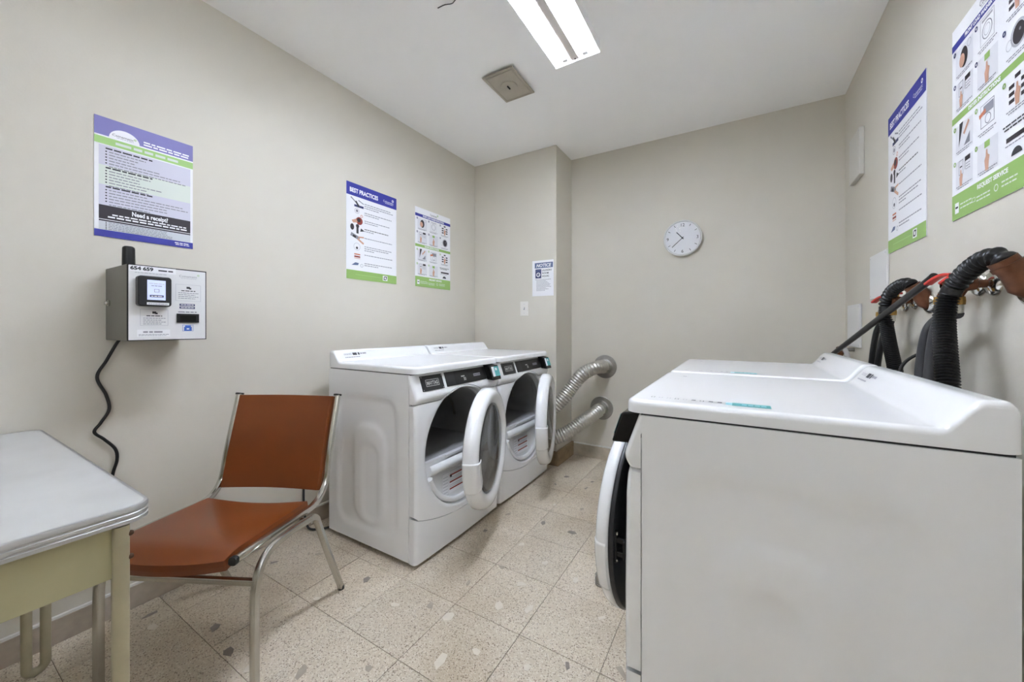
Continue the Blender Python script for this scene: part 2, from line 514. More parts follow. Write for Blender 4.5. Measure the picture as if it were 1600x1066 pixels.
tag(b.build('ceiling_wire', smooth=60), 'thin dark wire clipped to the ceiling near the light', 'wire')

# ------------------------------------------------------------------ appliances
W = 0.705
TOPZ = 0.942
def clamp(x, a=0.0, b=1.0):
    return max(a, min(b, x))
def sstep(x, a, b):
    t = clamp((x - a) / (b - a)); return t * t * (3 - 2 * t)
PROF = [(0.0, 0.006), (0.10, 0.001), (0.45, 0.0), (0.70, 0.003), (0.755, 0.008), (0.766, 0.010), (0.776, 0.004), (0.788, -0.001), (0.800, -0.001), (0.812, 0.003), (0.905, 0.036)]
def front_d(u, z):
    d = PROF[-1][1]
    for (za, da), (zb, db) in zip(PROF, PROF[1:]):
        if z <= zb:
            d = da + (db - da) * clamp((z - za) / (zb - za)); break
    e = max(0.0, min(u, W - u)); r = 0.020
    if e < r:
        d += r - math.sqrt(max(0, r * r - (r - e) ** 2))
    return d + 0.008 * (2 * u / W - 1) ** 2
UC, ZD = W / 2, 0.50           # door centre
HA, HB = 0.287, 0.306          # recess half axes
def arch(u):                   # upper edge of the front panel
    q = 0.317 ** 2 - (u - UC) ** 2
    return max(0.765, ZD + math.sqrt(q)) if q > 0 else 0.765
def low_seam(u):
    return 0.237 - 0.072 * math.sin(PI * clamp(u / W)) ** 0.8
LS = 0.0                       # extra lid depth of the washers
def lid_z(d):
    d -= LS
    z = TOPZ + 0.058 * sstep(d, 0.568, 0.630)
    if d > 0.652:
        t = clamp((d - 0.652) / 0.027)
        z -= 0.034 * (1 - math.sqrt(max(0, 1 - t * t)))
    return z
ULIST = [0, .002, .006, .012, .020, .030, .045, .07] + [.07 + (W - .14) * i / 20 for i in range(1, 20)] + [W - .07, W - .045, W - .03, W - .02, W - .012, W - .006, W - .002, W]

def panel_rows(name, zlo, zhi, nz, m, parent, gap=0.0015):
    """a front panel between two curves, with a turned-in rim all round"""
    us = [clamp(u, gap, W - gap) for u in ULIST]
    n = len(us); vs = []; fs = []
    for j in range(nz + 1):
        for u in us:
            z = (zlo(u) + gap) + (zhi(u) - zlo(u) - 2 * gap) * j / nz
            vs.append((u, front_d(u, z), z))
    for j in range(nz):
        for i in range(n - 1):
            a = j * n + i
            fs.append((a, a + 1, a + n + 1, a + n))
    loop = list(range(n)) + [j * n + n - 1 for j in range(1, nz + 1)] + [nz * n + i for i in range(n - 2, -1, -1)] + [j * n for j in range(nz - 1, 0, -1)]
    k = len(vs)
    vs += [(vs[i][0], max(vs[i][1] + 0.012, 0.05), vs[i][2]) for i in loop]
    for a in range(len(loop)):
        c = (a + 1) % len(loop)
        fs.append((loop[a], k + a, k + c, loop[c]))
    b = B(); b.add(vs, fs, m)
    return b.build(name, parent, smooth=38)

def oval(a, ra, rb, p=2.0):
    c, s = math.cos(a), math.sin(a)
    k = (abs(c / ra) ** p + abs(s / rb) ** p) ** (-1 / p)
    return k * c, k * s

def surf_patch(b, fn, u0, u1, v0, v1, m, nu=6, nv=3):
    b.grid(lambda s, t: fn(u0 + (u1 - u0) * s, v0 + (v1 - v0) * t), nu, nv, m)

def embossed(u, z, s):
    """shallow pressed relief of a side sheet; u = depth along the side"""
    def rr(cx, cz, hx, hz, rad):
        qx, qz = abs(u - cx) - hx + rad, abs(z - cz) - hz + rad
        return math.hypot(max(qx, 0), max(qz, 0)) + min(max(qx, qz), 0) - rad
    h = -0.007 * (1 - sstep(rr(0.355, 0.44, 0.235, 0.345, 0.09), -0.030, 0.0))
    h += 0.007 * (1 - sstep(rr(0.335, 0.385, 0.135, 0.265, 0.11), -0.030, 0.0))
    h -= 0.006 * (1 - sstep(rr(0.325, 0.345, 0.070, 0.205, 0.07), -0.028, 0.0))
    return min(h, 0.0)

def make_appliance(name, label, cat, group, loc, rz, kind):
    global LS
    LS = 0.013 if kind == 'washer' else 0.0
    root = empty(name, loc, rz, label, cat, group)
    # cabinet: back, top, bottom and inner side walls
    D0, D1 = 0.052, (0.660 if kind == 'dryer' else 0.680)
    b = B()
    b.add([(0.012, D0, .03), (W - .012, D0, .03), (W - .012, D1, .03), (0.012, D1, .03),
           (0.012, D0, .903), (W - .012, D0, .903), (W - .012, D1, .903), (0.012, D1, .903)],
          [(0, 3, 2, 1), (4, 5, 6, 7), (1, 2, 6, 5), (2, 3, 7, 6), (3, 0, 4, 7)], 'enamel_panel')
    b.build('cabinet', root)
    for s in (0, 1):
        b = B()
        x = 0.0 if s == 0 else W
        sg = -1 if s == 0 else 1
        def fn(p, q, x=x, sg=sg):
            d = D0 + (D1 - D0) * p; z = .026 + (.9035 - .026) * q
            return (x + sg * (embossed(d, z, s) - 0.0), d, z)
        b.grid(fn, 44, 60, 'enamel_panel', flip=(s == 1))
        # turned-in edges
        xi = 0.014 if s == 0 else W - 0.014
        b.add([(x, D0, .026), (xi, D0, .026), (xi, D0, .9035), (x, D0, .9035)], [(0, 1, 2, 3)], 'enamel_panel')
        b.add([(x, D1, .026), (xi, D1, .026), (xi, D1, .9035), (x, D1, .9035)], [(0, 3, 2, 1)], 'enamel_panel')
        b.add([(x, D0, .026), (x, D1, .026), (xi, D1, .026), (xi, D0, .026)], [(0, 1, 2, 3)], 'enamel_panel')
        b.add([(x, D0, .9035), (x, D1, .9035), (xi, D1, .9035), (xi, D0, .9035)], [(0, 1, 2, 3)], 'enamel_panel')
        b.build('side_panel', root, smooth=50)
    # dark strip standing in for the shade in the gap under the lid
    b = B(); b.box(.006, .05, .900, W - .006, D1 - .004, .910, 'seam_dark'); b.build('lid_gap_shade', root)
    # front panels
    panel_rows('kick_panel', lambda u: 0.020, low_seam, 6, 'enamel', root)
    cp = panel_rows('control_panel', arch, lambda u: 0.9035, 14, 'enamel', root)
    # main front with the round recess
    n = 120; rings = 12
    b = B(); vs = []; fs = []
    def outer(a):
        c, s = math.cos(a), math.sin(a)
        lo, hi = 0.0, 1.0
        g = 0.0015
        for _ in range(34):
            m_ = (lo + hi) / 2
            u, z = UC + c * m_, ZD + s * m_
            inside = g <= u <= W - g and low_seam(u) + g <= z <= arch(u) - g
            if inside: lo = m_
            else: hi = m_
        return c * lo, s * lo
    for i in range(n):
        a = 2 * PI * i / n
        ox, oz = outer(a); ix, iz = oval(a, HA, HB)
        if math.hypot(ox, oz) < math.hypot(ix, iz) + 0.004:
            k = (math.hypot(ox, oz) - 0.004) / math.hypot(ix, iz); ix *= k; iz *= k
        for r in range(rings + 1):
            t = r / rings; t = 1 - (1 - t) ** 2.2
            u, z = UC + ix + (ox - ix) * t, ZD + iz + (oz - iz) * t
            e = math.hypot(u - UC - ix, z - ZD - iz)
            vs.append((u, front_d(u, z) + 0.006 * max(0, 1 - e / 0.008) ** 2, z))
    for i in range(n):
        j = (i + 1) % n
        for r in range(rings):
            fs.append((i * (rings + 1) + r, i * (rings + 1) + r + 1, j * (rings + 1) + r + 1, j * (rings + 1) + r))
    b.add(vs, fs, 'enamel')
    ol = [vs[i * (rings + 1) + rings] for i in range(n)]
    b.add(ol + [(p[0], max(p[1] + 0.012, 0.05), p[2]) for p in ol], [(i, n + i, n + (i + 1) % n, (i + 1) % n) for i in range(n)], 'enamel')
    il = [vs[i * (rings + 1)] for i in range(n)]
    RD = 0.036
    b.add(il + [(UC + (p[0] - UC) * .985, RD, ZD + (p[2] - ZD) * .985) for p in il], [(i, (i + 1) % n, n + (i + 1) % n, n + i) for i in range(n)], 'enamel')
    fp = b.build('front_panel', root, smooth=38)
    # recess floor with the D-shaped mouth
    zc0, RO, CH = 0.53, 0.270, (0.467 if kind == 'dryer' else 0.20)
    zm = 0.60
    b = B(); vs = []; fs = []
    mouth = []
    for i in range(n):
        a = 2 * PI * i / n
        c, s = math.cos(a), math.sin(a)
        dz = zm - zc0
        t = -dz * s + math.sqrt(max(0, RO * RO - dz * dz * c * c))
        if s < 0: t = min(t, (zm - CH) / -s)
        mx, mz = UC + c * t, zm + s * t
        mouth.append((mx, mz))
        # outer along the same ray: intersect recess oval
        lo, hi = 0, 1
        for _ in range(30):
            q = (lo + hi) / 2
            if ((c * q) / (HA * .985)) ** 2 + ((zm + s * q - ZD) / (HB * .985)) ** 2 < 1: lo = q
            else: hi = q
        vs += [(mx, RD + 0.001, mz), (UC + c * max(lo, t + .001), RD, zm + s * max(lo, t + .001)), (mx, RD + 0.02, mz)]
    for i in range(n):
        j = (i + 1) % n
        fs.append((3 * i, 3 * i + 1, 3 * j + 1, 3 * j)); fs.append((3 * i + 2, 3 * i, 3 * j, 3 * j + 2))
    b.add(vs, fs, 'enamel'); b.build('door_recess', root, smooth=30)
    # drum
    b = B(); vs = []; fs = []
    for i in range(n):
        mx, mz = mouth[i]
        vs += [(mx, RD + 0.018, mz), (mx, RD + 0.05, mz), (UC + (mx - UC) * 1.03, RD + 0.06, 0.52 + (mz - .52) * 1.03), (UC + (mx - UC) * 1.03, 0.50, 0.52 + (mz - .52) * 1.03)]
    for i in range(n):
        j = (i + 1) % n
        for k in range(3):
            fs.append((4 * i + k, 4 * i + k + 1, 4 * j + k + 1, 4 * j + k))
    fs.append(tuple(4 * i + 3 for i in range(n)))
    b.add(vs, fs, 'drum_grey'); b.build('drum', root, smooth=30)
    b = B()
    b.tube([(UC + 0.262 * math.cos(R(10 + 160 * i / 24)), 0.28, 0.53 + 0.262 * math.sin(R(10 + 160 * i / 24))) for i in range(25)], 0.008, 'galvanised', seg=6)
    b.build('drum_rib', root, smooth=60)
    if kind == 'dryer':
        # lint filter ledge, scoop and warning label
        b = B(); b.grid(lambda s, t: (UC - 0.235 + 0.47 * s, 0.030 - 0.022 * math.sin(PI * t) ** .7 * (0.5 + 0.5 * math.sin(PI * s) ** .4), 0.392 + 0.052 * t), 24, 8, 'enamel')
        b.build('lint_screen_ledge', root, smooth=60)
        b = B()
        b.box(UC - 0.12, 0.028, 0.452, UC + 0.12, 0.036, 0.470, 'enamel'); b.build('screen_handle', root, bevel=0.003)
        b = B()
        arc = [oval(R(205 + 130 * i / 30), HA * .93, HB * .93) for i in range(31)]
        b.tube([(UC + p[0], 0.024, ZD + p[1]) for p in arc], 0.016, 'enamel', seg=10); b.build('scoop_lip', root, smooth=60)
        wl = B(); x0 = UC - 0.14
        wl.rect(0, 0, .20, .115, 0, 'paper')
        wl.frame(0, 0, .05, .115, .0012, .0004, 'ink_faint')
        for k in range(6): wl.rect(.006, .012 + .016 * k, .044, .015 + .016 * k, .0004, 'ink_faint')
        for k in range(3):
            wl.rect(.058, .018 + .036 * k, .19, .026 + .036 * k, .0004, 'red_print')
            for q in range(2): wl.rect(.058, .031 + .036 * k + q * .009, .185, .034 + .036 * k + q * .009, .0004, 'ink_faint')
        wl.poly([(.058, .083), (.078, .083), (.068, .101)], .0005, 'black_print')
        wl.v = [(x0 + v[0], 0.034 - v[2], 0.255 + v[1]) for v in wl.v]
        wl.build('warning_label', root)
        b = B(); b.lathe([(0, -.002), (.004, -.002), (.005, 0)], 'satin_steel', seg=10, axis='y', origin=(UC - .2, .035, .435)); b.build('screw', root)
    # door (hinged), swung a little open
    side = 1 if kind == 'dryer' else -1
    hinge_u = UC + side * 0.300
    ang = R(18 if kind == 'dryer' else 4.2)
    door = empty('door', (hinge_u, -0.012, ZD)); door.parent = root
    door.rotation_euler = (0, 0, side * ang)
    # door local: x from the hinge (-side direction), y outward is negative
    ra, rb = 0.298, 0.306
    def dp(a, k, y):
        px, pz = oval(a, ra * k, rb * k)
        return (-side * 0.298 + px, y, pz)
    prof = [(0.80, 0.004), (0.97, 0.004), (1.0, -0.004), (1.0, -0.030), (0.985, -0.048), (0.95, -0.062), (0.90, -0.067), (0.83, -0.064), (0.765, -0.055), (0.745, -0.047), (0.735, -0.035), (0.735, 0.004)]
    if kind == 'washer':
        prof = [(0.80, 0.004), (0.965, 0.004), (0.99, -0.002), (1.0, -0.010), (0.997, -0.022), (0.98, -0.033), (0.94, -0.041), (0.86, -0.047), (0.78, -0.049), (0.75, -0.046), (0.735, -0.035), (0.735, 0.004)]
    seg = 96; k = len(prof)
    vs = [dp(2 * PI * i / seg, p[0], p[1]) for i in range(seg) for p in prof]
    fs = []
    for i in range(seg):
        j = (i + 1) % seg
        for q in range(k):
            q2 = (q + 1) % k
            fs.append((i * k + q, i * k + q2, j * k + q2, j * k + q))
    b = B(); b.add(vs, fs, 'enamel'); b.build('door_ring', door, smooth=50)
    # window
    b = B()
    def glass(off):
        rr = [(0.742, -0.046), (0.68, -0.052 - off), (0.5, -0.058 - off), (0.25, -0.061 - off), (0.02, -0.062 - off)]
        v2 = [dp(2 * PI * i / 48, p[0], p[1]) for i in range(48) for p in rr]; f2 = []
        for i in range(48):
            j = (i + 1) % 48
            for q in range(4): f2.append((i * 5 + q, i * 5 + q + 1, j * 5 + q + 1, j * 5 + q))
        f2.append(tuple(i * 5 + 4 for i in range(48)))
        b.add(v2, f2, 'door_glass')
    glass(0.0)
    b.build('window', door, smooth=60, solid=0.004)
    # inner bowl / liner
    b = B()
    rr = [(0.735, -0.01), (0.72, 0.006), (0.66, 0.010)] if kind == 'dryer' else [(0.99, 0.002), (0.97, 0.012), (0.82, 0.013), (0.76, 0.022), (0.70, 0.020), (0.45, 0.040), (0.02, 0.048)]
    v2 = [dp(2 * PI * i / 64, p[0], p[1]) for i in range(64) for p in rr]; f2 = []; kk = len(rr)
    for i in range(64):
        j = (i + 1) % 64
        for q in range(kk - 1): f2.append((i * kk + q, j * kk + q, j * kk + q + 1, i * kk + q + 1))
    b.add(v2, f2, 'enamel_grey' if kind == 'dryer' else 'dark_plastic')
    b.build('inner_liner', door, smooth=50, solid=0.003)
    # handle on the free side
    b = B()
    base = PI if side == 1 else 0
    def hf(s, t):
        a = base + side * R(-2 + 30 * s)
        pr = [(1.002, 0.000), (1.004, -0.026), (0.990, -0.048), (0.955, -0.0645), (0.90, -0.070), (0.80, -0.066), (0.72, -0.060)] if kind == 'dryer' else [(1.0, -0.004), (1.004, -0.012), (1.001, -0.024), (0.983, -0.036), (0.94, -0.044), (0.86, -0.050)]
        x = t * (len(pr) - 1); i = min(int(x), len(pr) - 2); f = x - i
        kx = pr[i][0] + (pr[i + 1][0] - pr[i][0]) * f; y = pr[i][1] + (pr[i + 1][1] - pr[i][1]) * f
        return dp(a, kx, y)
    b.grid(hf, 18, 15, 'enamel', flip=True)
    b.build('handle', door, smooth=60, solid=0.004)
    if kind == 'washer':
        b = B()
        cxh = -side * 0.298 + 0.268
        b.box(cxh - 0.004, 0.012, -0.045, cxh + 0.010, 0.020, 0.045, 'black_plastic')
        b.box(cxh - 0.002, 0.018, 0.012, cxh + 0.006, 0.046, 0.026, 'black_plastic')
        b.box(cxh - 0.002, 0.018, -0.026, cxh + 0.006, 0.046, -0.012, 'black_plastic')
        b.box(cxh - 0.002, 0.040, -0.026, cxh + 0.016, 0.048, 0.026, 'black_plastic')
        b.build('latch', door, bevel=0.002)
        for zz in (.038, -.038):
            b = B(); b.lathe([(0, .024), (.004, .023), (.005, .018)], 'chrome', seg=8, axis='y', origin=(cxh + .004, 0, zz)); b.build('screw', door)
    b = B(); b.box(-0.012, -0.03, -0.06, 0.012, 0.02, 0.06, 'enamel_grey'); b.build('hinge', door, bevel=0.003)
    # control panel fittings
    def fp_pt(off):
        return lambda u, z: (u, front_d(u, z) - off, z)
    def plate(pname, u0, u1, z0, z1, m, off=0.003):
        p = B()
        nu = 10; vs = []; fs = []
        for (o_, zz) in ((0.0, z0), (off, z0), (off, z1), (0.0, z1)):
            for i in range(nu + 1):
                u = u0 + (u1 - u0) * i / nu
                vs.append((u, front_d(u, zz) - o_, zz))
        for r in range(3):
            for i in range(nu):
                a = r * (nu + 1) + i; fs.append((a, a + 1, a + nu + 2, a + nu + 1))
        fs.append((0, nu + 1, 2 * nu + 2, 3 * nu + 3)); fs.append((nu, 4 * nu + 3, 3 * nu + 2, 2 * nu + 1))
        p.add(vs, fs, m)
        return p.build(pname, root, smooth=30)
    def on_front(b, off):
        b.v = [(v[0], front_d(v[0], v[1]) - off - v[2], v[1]) for v in b.v]
    np_ = plate('nameplate', 0.052, 0.200, 0.822, 0.893, 'dark_plastic')
    t = B(); t.frame(0.080, 0.842, 0.170, 0.874, 0.0025, 0, 'silver_print')
    put_text(t, 'MAYTAG', 0.125, 0.8495, 0.0235, 0, 'silver_print', align='CENTER', bold=0.0008, width=0.076)
    on_front(t, 0.0036); t.build('maker_lettering', np_)
    for (uu, zz) in ((.058, .887), (.058, .828), (.194, .887), (.194, .828)):
        t = B(); t.disc(uu, zz, .0026, 0, 'silver_print', n=8); on_front(t, 0.0038); t.build('rivet', np_)
    cs = plate('control_strip', 0.222, 0.655, 0.824, 0.895, 'black_plastic')
    t = B(); t.rect(0.224, 0.826, 0.290, 0.893, 0, 'dark_plastic'); on_front(t, 0.0034); t.build('key_plate', cs)
    t = B(); t.rect(0.345, 0.860, 0.375, 0.866, 0, 'silver_print'); put_text(t, '30', 0.372, 0.8405, 0.022, 0, 'silver_print', align='CENTER', bold=.0006)
    on_front(t, 0.0038); t.build('printed_symbols', cs)
    t = B(); t.rect(0.455, 0.852, 0.520, 0.866, 0, 'ink_soft'); greek(t, 0.459, 0.517, 0.857, .004, .0003, 'ink'); on_front(t, 0.0038); t.build('small_display', cs)
    # card meter
    me_ = B(); u0, u1 = 0.578, 0.672
    me_.add([(u0, 0.03, .818), (u1, 0.03, .818), (u1, 0.04, .905), (u0, 0.04, .905),
             (u0 + .008, -0.036, .814), (u1, -0.036, .814), (u1, -0.008, .898), (u0 + .008, -0.008, .898)],
            [(4, 5, 6, 7), (0, 4, 7, 3), (1, 2, 6, 5), (3, 7, 6, 2), (0, 1, 5, 4)], 'black_gloss')
    mo = me_.build('card_meter', root, bevel=0.006)
    lb = B()
    def mp(s, t_, o_=0.0014):
        u = u0 + .012 + (u1 - u0 - .016) * s; z = .830 + .064 * t_
        y = -0.036 + (z - .814) / .084 * .028 - o_
        return (u, y, z)
    lb.add([mp(.02, .1), mp(.34, .1), mp(.34, .98), mp(.02, .98)], [(0, 1, 2, 3)], 'paper')
    lb.add([mp(.34, .1), mp(1, .1), mp(1, .98), mp(.34, .98)], [(0, 1, 2, 3)], 'teal_label')
    lb.add([mp(.45, .62, .002), mp(.72, .62, .002), mp(.72, .85, .002), mp(.45, .85, .002)], [(0, 1, 2, 3)], 'paper')
    lb.build('teal_sticker', mo)
    # lid
    b = B()
    L0, L1 = 0.010, 0.679 + LS
    us = [0, .001, .003, .006, .010, .014, .022, .036] + [.036 + (W - .072) * i / 24 for i in range(1, 24)] + [W - .036, W - .022, W - .014, W - .010, W - .006, W - .003, W - .001, W]
    ds = [0, .001, .003, .006, .010, .014, .022, .036, .07, .14, .22, .32, .42, .50, .545] + [.552 + .006 * i for i in range(15)] + [.640, .645, .650, .654, .658, .661, .664, .666, .668, .669]
    ds = [d + LS if d > .5 else d for d in ds]
    cr = 0.036
    def lv(u, dd):
        L = L1 - L0
        x, y = u, dd
        qx = cr - x if x < cr else (x - (W - cr) if x > W - cr else 0)
        qy = cr - y if y < cr else (y - (L - cr) if y > L - cr else 0)
        if qx > 0 and qy > 0:
            # map the square corner onto the round one
            m_ = max(qx, qy); h = math.hypot(qx, qy); f = m_ / h
            nx, ny = qx * f, qy * f
            x = cr - nx if u < cr else W - cr + nx
            y = cr - ny if dd < cr else L - cr + ny
            e = cr - math.hypot(nx, ny)
        else:
            e = min(x, W - x, y, L - y)
        rr = 0.014
        dr = rr - math.sqrt(max(0, rr * rr - (rr - e) ** 2)) if e < rr else 0
        return (x, y + L0, lid_z(y + L0) - dr)
    nu, nd = len(us), len(ds)
    vs = [lv(u, d) for d in ds for u in us]; fs = []
    for j in range(nd - 1):
        for i in range(nu - 1):
            a = j * nu + i; fs.append((a, a + 1, a + nu + 1, a + nu))
    loop = list(range(nu)) + [j * nu + nu - 1 for j in range(1, nd)] + [(nd - 1) * nu + i for i in range(nu - 2, -1, -1)] + [j * nu for j in range(nd - 2, 0, -1)]
    k0 = len(vs)
    vs += [(vs[i][0], vs[i][1], .9085) for i in loop]
    for a in range(len(loop)):
        c = (a + 1) % len(loop); fs.append((loop[a], k0 + a, k0 + c, loop[c]))
    fs.append(tuple(k0 + a for a in range(len(loop))))
    b.add(vs, fs, 'enamel')
    lid = b.build('lid', root, smooth=45)
    # service sticker on the rear ridge
    t = B()
    put_text(t, 'coinamatic', .004, .017, .013, .0003, 'ink_soft', width=.05)
    greek(t, .060, .105, .015, .010, .0003, 'ink', random.Random(4))
    greek(t, .110, .150, .018, .005, .0003, 'ink_soft'); greek(t, .006, .10, .006, .003, .0003, 'ink_soft')
    vv = []
    for v in t.v:
        d = 0.584 + LS + v[1] * 0.95
        vv.append((0.045 + v[0], d - (0.0006 + v[2]) * .7, lid_z(d) + (0.0009 + v[2]) * .8))
    t.v = vv; t.build('service_sticker', lid)
    if kind == 'washer':
        t = B(); rnd = random.Random(3)
        for k in range(9):
            xx = .062 + k * .0195
            greek(t, xx, xx + .015, .012, .0025, 0, 'ink_faint', rnd)
            t.frame(xx + .002, -.012, xx + .011, .004, .0014, 0, 'ink_soft' if k % 3 else 'ink')
            if k in (5, 7, 8): t.rect(xx + .003, -.010, xx + .012, -.001, .0002, 'ink')
        t.rect(.252, -.020, .330, .020, 0, 'teal_label'); t.rect(.238, -.016, .252, .016, 0, 'teal_light')
        for k in range(4): t.rect(.272 + k * .013, -.006, .282 + k * .013, .006, .0003, 'teal_light')
        greek(t, .07, .11, -.50, .004, 0, 'ink_soft', rnd); t.rect(.085, -.51, .098, -.502, 0, 'ink')
        # sticker runs along the depth near the right hand edge
        t.v = [(W - 0.062 + v[1], v[0], TOPZ + 0.0006 + v[2]) for v in t.v]
        t.f = [f[::-1] for f in t.f]
        t.build('instruction_decal', lid)['kind'] = 'stuff'
    # feet
    for (uu, dd) in ((.05, .075), (W - .05, .075), (.05, .62), (W - .05, .62)):
        b = B(); b.lathe([(0, 0), (.02, 0), (.02, .010), (.009, .013), (.009, .032)], 'grey_pipe', seg=12, origin=(uu, dd, 0)); b.build('foot', root, smooth=40)
    return root

DX, WX = -1.265, -0.263
make_appliance('dryer', 'white front-loading dryer beside the brown chair, its round door ajar', 'dryer', 'white dryers along the left wall', (DX, 1.265, 0), R(90), 'dryer')
make_appliance('dryer', 'white front-loading dryer farther from the brown chair, next to the silver vent ducts', 'dryer', 'white dryers along the left wall', (DX, 1.984, 0), R(90), 'dryer')
make_appliance('washing_machine', 'white washing machine nearest the camera with its grey side panel in full view', 'washing machine', 'white washers along the right wall', (WX, 1.0 + W, 0), R(-90), 'washer')
make_appliance('washing_machine', 'white washing machine behind the nearest one, only its lid and stickers showing', 'washing machine', 'white washers along the right wall', (WX, 1.742 + W, 0), R(-90), 'washer')

# ------------------------------------------------------------------ vent ducts
def duct(label, flange, pts, group):
    root = empty('vent_duct', flange, 0, label, 'duct', group)
    F = Vector(flange)
    b = B(); b.lathe([(0.0, -0.014), (0.058, -0.014), (0.062, -0.006), (0.095, -0.004), (0.1, 0.0)], 'galvanised', seg=36, axis='y'); b.build('wall_flange', root, smooth=35)
    b = B(); b.lathe([(0.055, -0.075), (0.057, -0.075), (0.057, -0.012), (0.066, -0.008)], 'galvanised', seg=28, axis='y'); b.build('collar', root, smooth=35)
    P = [p - F for p in resample(smooth_path(pts, 16), 0.0035)]
    b = B(); nn = len(P)
    b.tube(P, 0.053, 'duct_foil', seg=20, rf=lambda s: 0.052 + 0.0036 * math.sin(s * nn * 2 * PI / 6.0) + 0.0016 * math.sin(s * 37))
    b.build('flexible_hose', root, smooth=80)
    i = max(1, int(0.055 / 0.0035)); p0, p1 = P[i], P[i + 3]
    b = B(); b.tube([p0, p1], 0.058, 'chrome', seg=24, caps=False); b.build('hose_clamp', root, smooth=60, solid=0.002)
    b = B(); c = p0 + Vector((0.045, -0.02, -0.03)); b.box(c.x - .008, c.y - .012, c.z - .006, c.x + .008, c.y + .012, c.z + .006, 'satin_steel'); b.build('clamp_screw', root, bevel=0.002)
    return root
duct('silver flexible vent duct leaving the wall through the upper flange', (-0.968, YB, 0.792),
     [(-.968, YB - .012, .792), (-.968, 3.06, .800), (-1.0, 2.965, .795), (-1.075, 2.905, .745), (-1.15, 2.86, .640), (-1.23, 2.80, .520), (-1.34, 2.765, .425), (-1.5, 2.762, .37), (-1.75, 2.762, .35), (-1.93, 2.76, .34)], 'dryer vent ducts')
duct('silver flexible vent duct leaving the wall through the lower flange, resting near the baseboard', (-0.998, YB, 0.437),
     [(-.998, YB - .012, .437), (-1.0, 3.07, .430), (-1.04, 2.98, .390), (-1.12, 2.89, .325), (-1.20, 2.82, .265), (-1.32, 2.77, .215), (-1.5, 2.762, .185), (-1.75, 2.762, .175), (-1.93, 2.76, .17)], 'dryer vent ducts')

# ------------------------------------------------------------------ chair
chair = empty('chair', (-1.469, 1.021, 0), 0, 'brown vinyl stacking chair with chrome square-tube frame', 'chair')
cf, cl = Vector((.455, -.8905, 0)), Vector((-.8905, -.455, 0))
def C(w, l, z):
    return cl * w + cf * l + Vector((0, 0, z))
WL = 0.505
for w in (0.0, WL):
    b = B()
    pts = [C(w, .0, .008), C(w, .085, .18), C(w, .170, .365), C(w, .184, .395), C(w, .205, .411), C(w, .235, .416), C(w, .33, .428), C(w, .40, .430), C(w, .445, .422), C(w, .478, .395), C(w, .495, .35), C(w, .50, .28), C(w, .50, .008)]
    b.tube(smooth_path(pts, 6), 1, 'satin_steel', square=(.024, .020)); b.build('leg_frame', chair, smooth=40)
    for l in (0.0, .5):
        p = C(w, l, 0); b = B(); b.lathe([(0, 0), (.013, 0), (.014, .012), (0, .014)], 'rubber_black', seg=10, origin=p); b.build('foot_cap', chair, smooth=40)
for w in (0.028, WL - .026):
    b = B()
    pts = [C(w, .54, .456), C(w, .40, .449), C(w, .245, .438), C(w, .185, .433), C(w, .15, .435), C(w, .118, .446), C(w, .088, .470), C(w, .066, .510), C(w, .045, .60), C(w, -.023, .832)]
    b.tube(smooth_path(pts, 6), 1, 'chrome', square=(.022, .022)); b.build('side_rail', chair, smooth=40)
    b = B(); p = C(w, .545, .456); b.tube([C(w, .538, .456), C(w, .552, .4565)], 1, 'rubber_black', square=(.0235, .0235)); b.build('rail_cap', chair, bevel=.001)
    b = B(); b.tube([C(w, -.022, .829), C(w, -.024, .836)], 1, 'rubber_black', square=(.024, .03)); b.build('top_cap', chair, bevel=.001)
b = B(); b.tube([C(0.0, .495, .362), C(WL, .495, .362)], 1, 'satin_steel', square=(.020, .018)); b.build('front_stretcher', chair, smooth=40)
b = B(); b.tube([C(0.0, .21, .40), C(WL, .21, .40)], 1, 'satin_steel', square=(.018, .018)); b.build('rear_stretcher', chair, smooth=40)
def cushion(name, base, thick, m, nu=26, nv=26, edge=0.035, parent=chair, back=0.5):
    pts = [[Vector(base(i / nu, j / nv)) for i in range(nu + 1)] for j in range(nv + 1)]
    b = B(); top = []; bot = []
    for j in range(nv + 1):
        for i in range(nu + 1):
            du = pts[j][min(i + 1, nu)] - pts[j][max(i - 1, 0)]
            dv = pts[min(j + 1, nv)][i] - pts[max(j - 1, 0)][i]
            nrm = du.cross(dv).normalized()
            e = min(i / nu, 1 - i / nu, j / nv, 1 - j / nv) / edge
            k = math.sqrt(max(0.0, 1 - (1 - clamp(e)) ** 2)) if e < 1 else 1
            cr = 0.35 * math.sin(PI * i / nu) * math.sin(PI * j / nv)
            top.append(pts[j][i] + nrm * thick * (0.5 * k + cr * .5)); bot.append(pts[j][i] - nrm * thick * back * k)
    n = len(top); fs = []
    for j in range(nv):
        for i in range(nu):
            a = j * (nu + 1) + i
            fs.append((a, a + 1, a + nu + 2, a + nu + 1)); fs.append((n + a, n + a + nu + 1, n + a + nu + 2, n + a + 1))
    b.add(top + bot, fs, m)
    loop = list(range(nu + 1)) + [j * (nu + 1) + nu for j in range(1, nv + 1)] + [nv * (nu + 1) + i for i in range(nu - 1, -1, -1)] + [j * (nu + 1) for j in range(nv - 1, 0, -1)]
    b.add([top[i] for i in loop] + [bot[i] for i in loop], [(a, len(loop) + a, len(loop) + (a + 1) % len(loop), (a + 1) % len(loop)) for a in range(len(loop))], 'vinyl_edge')
    return b.build(name, parent, smooth=60)
def ew(s):   # ease samples toward both edges
    return 0.5 - 0.5 * math.cos(PI * s)
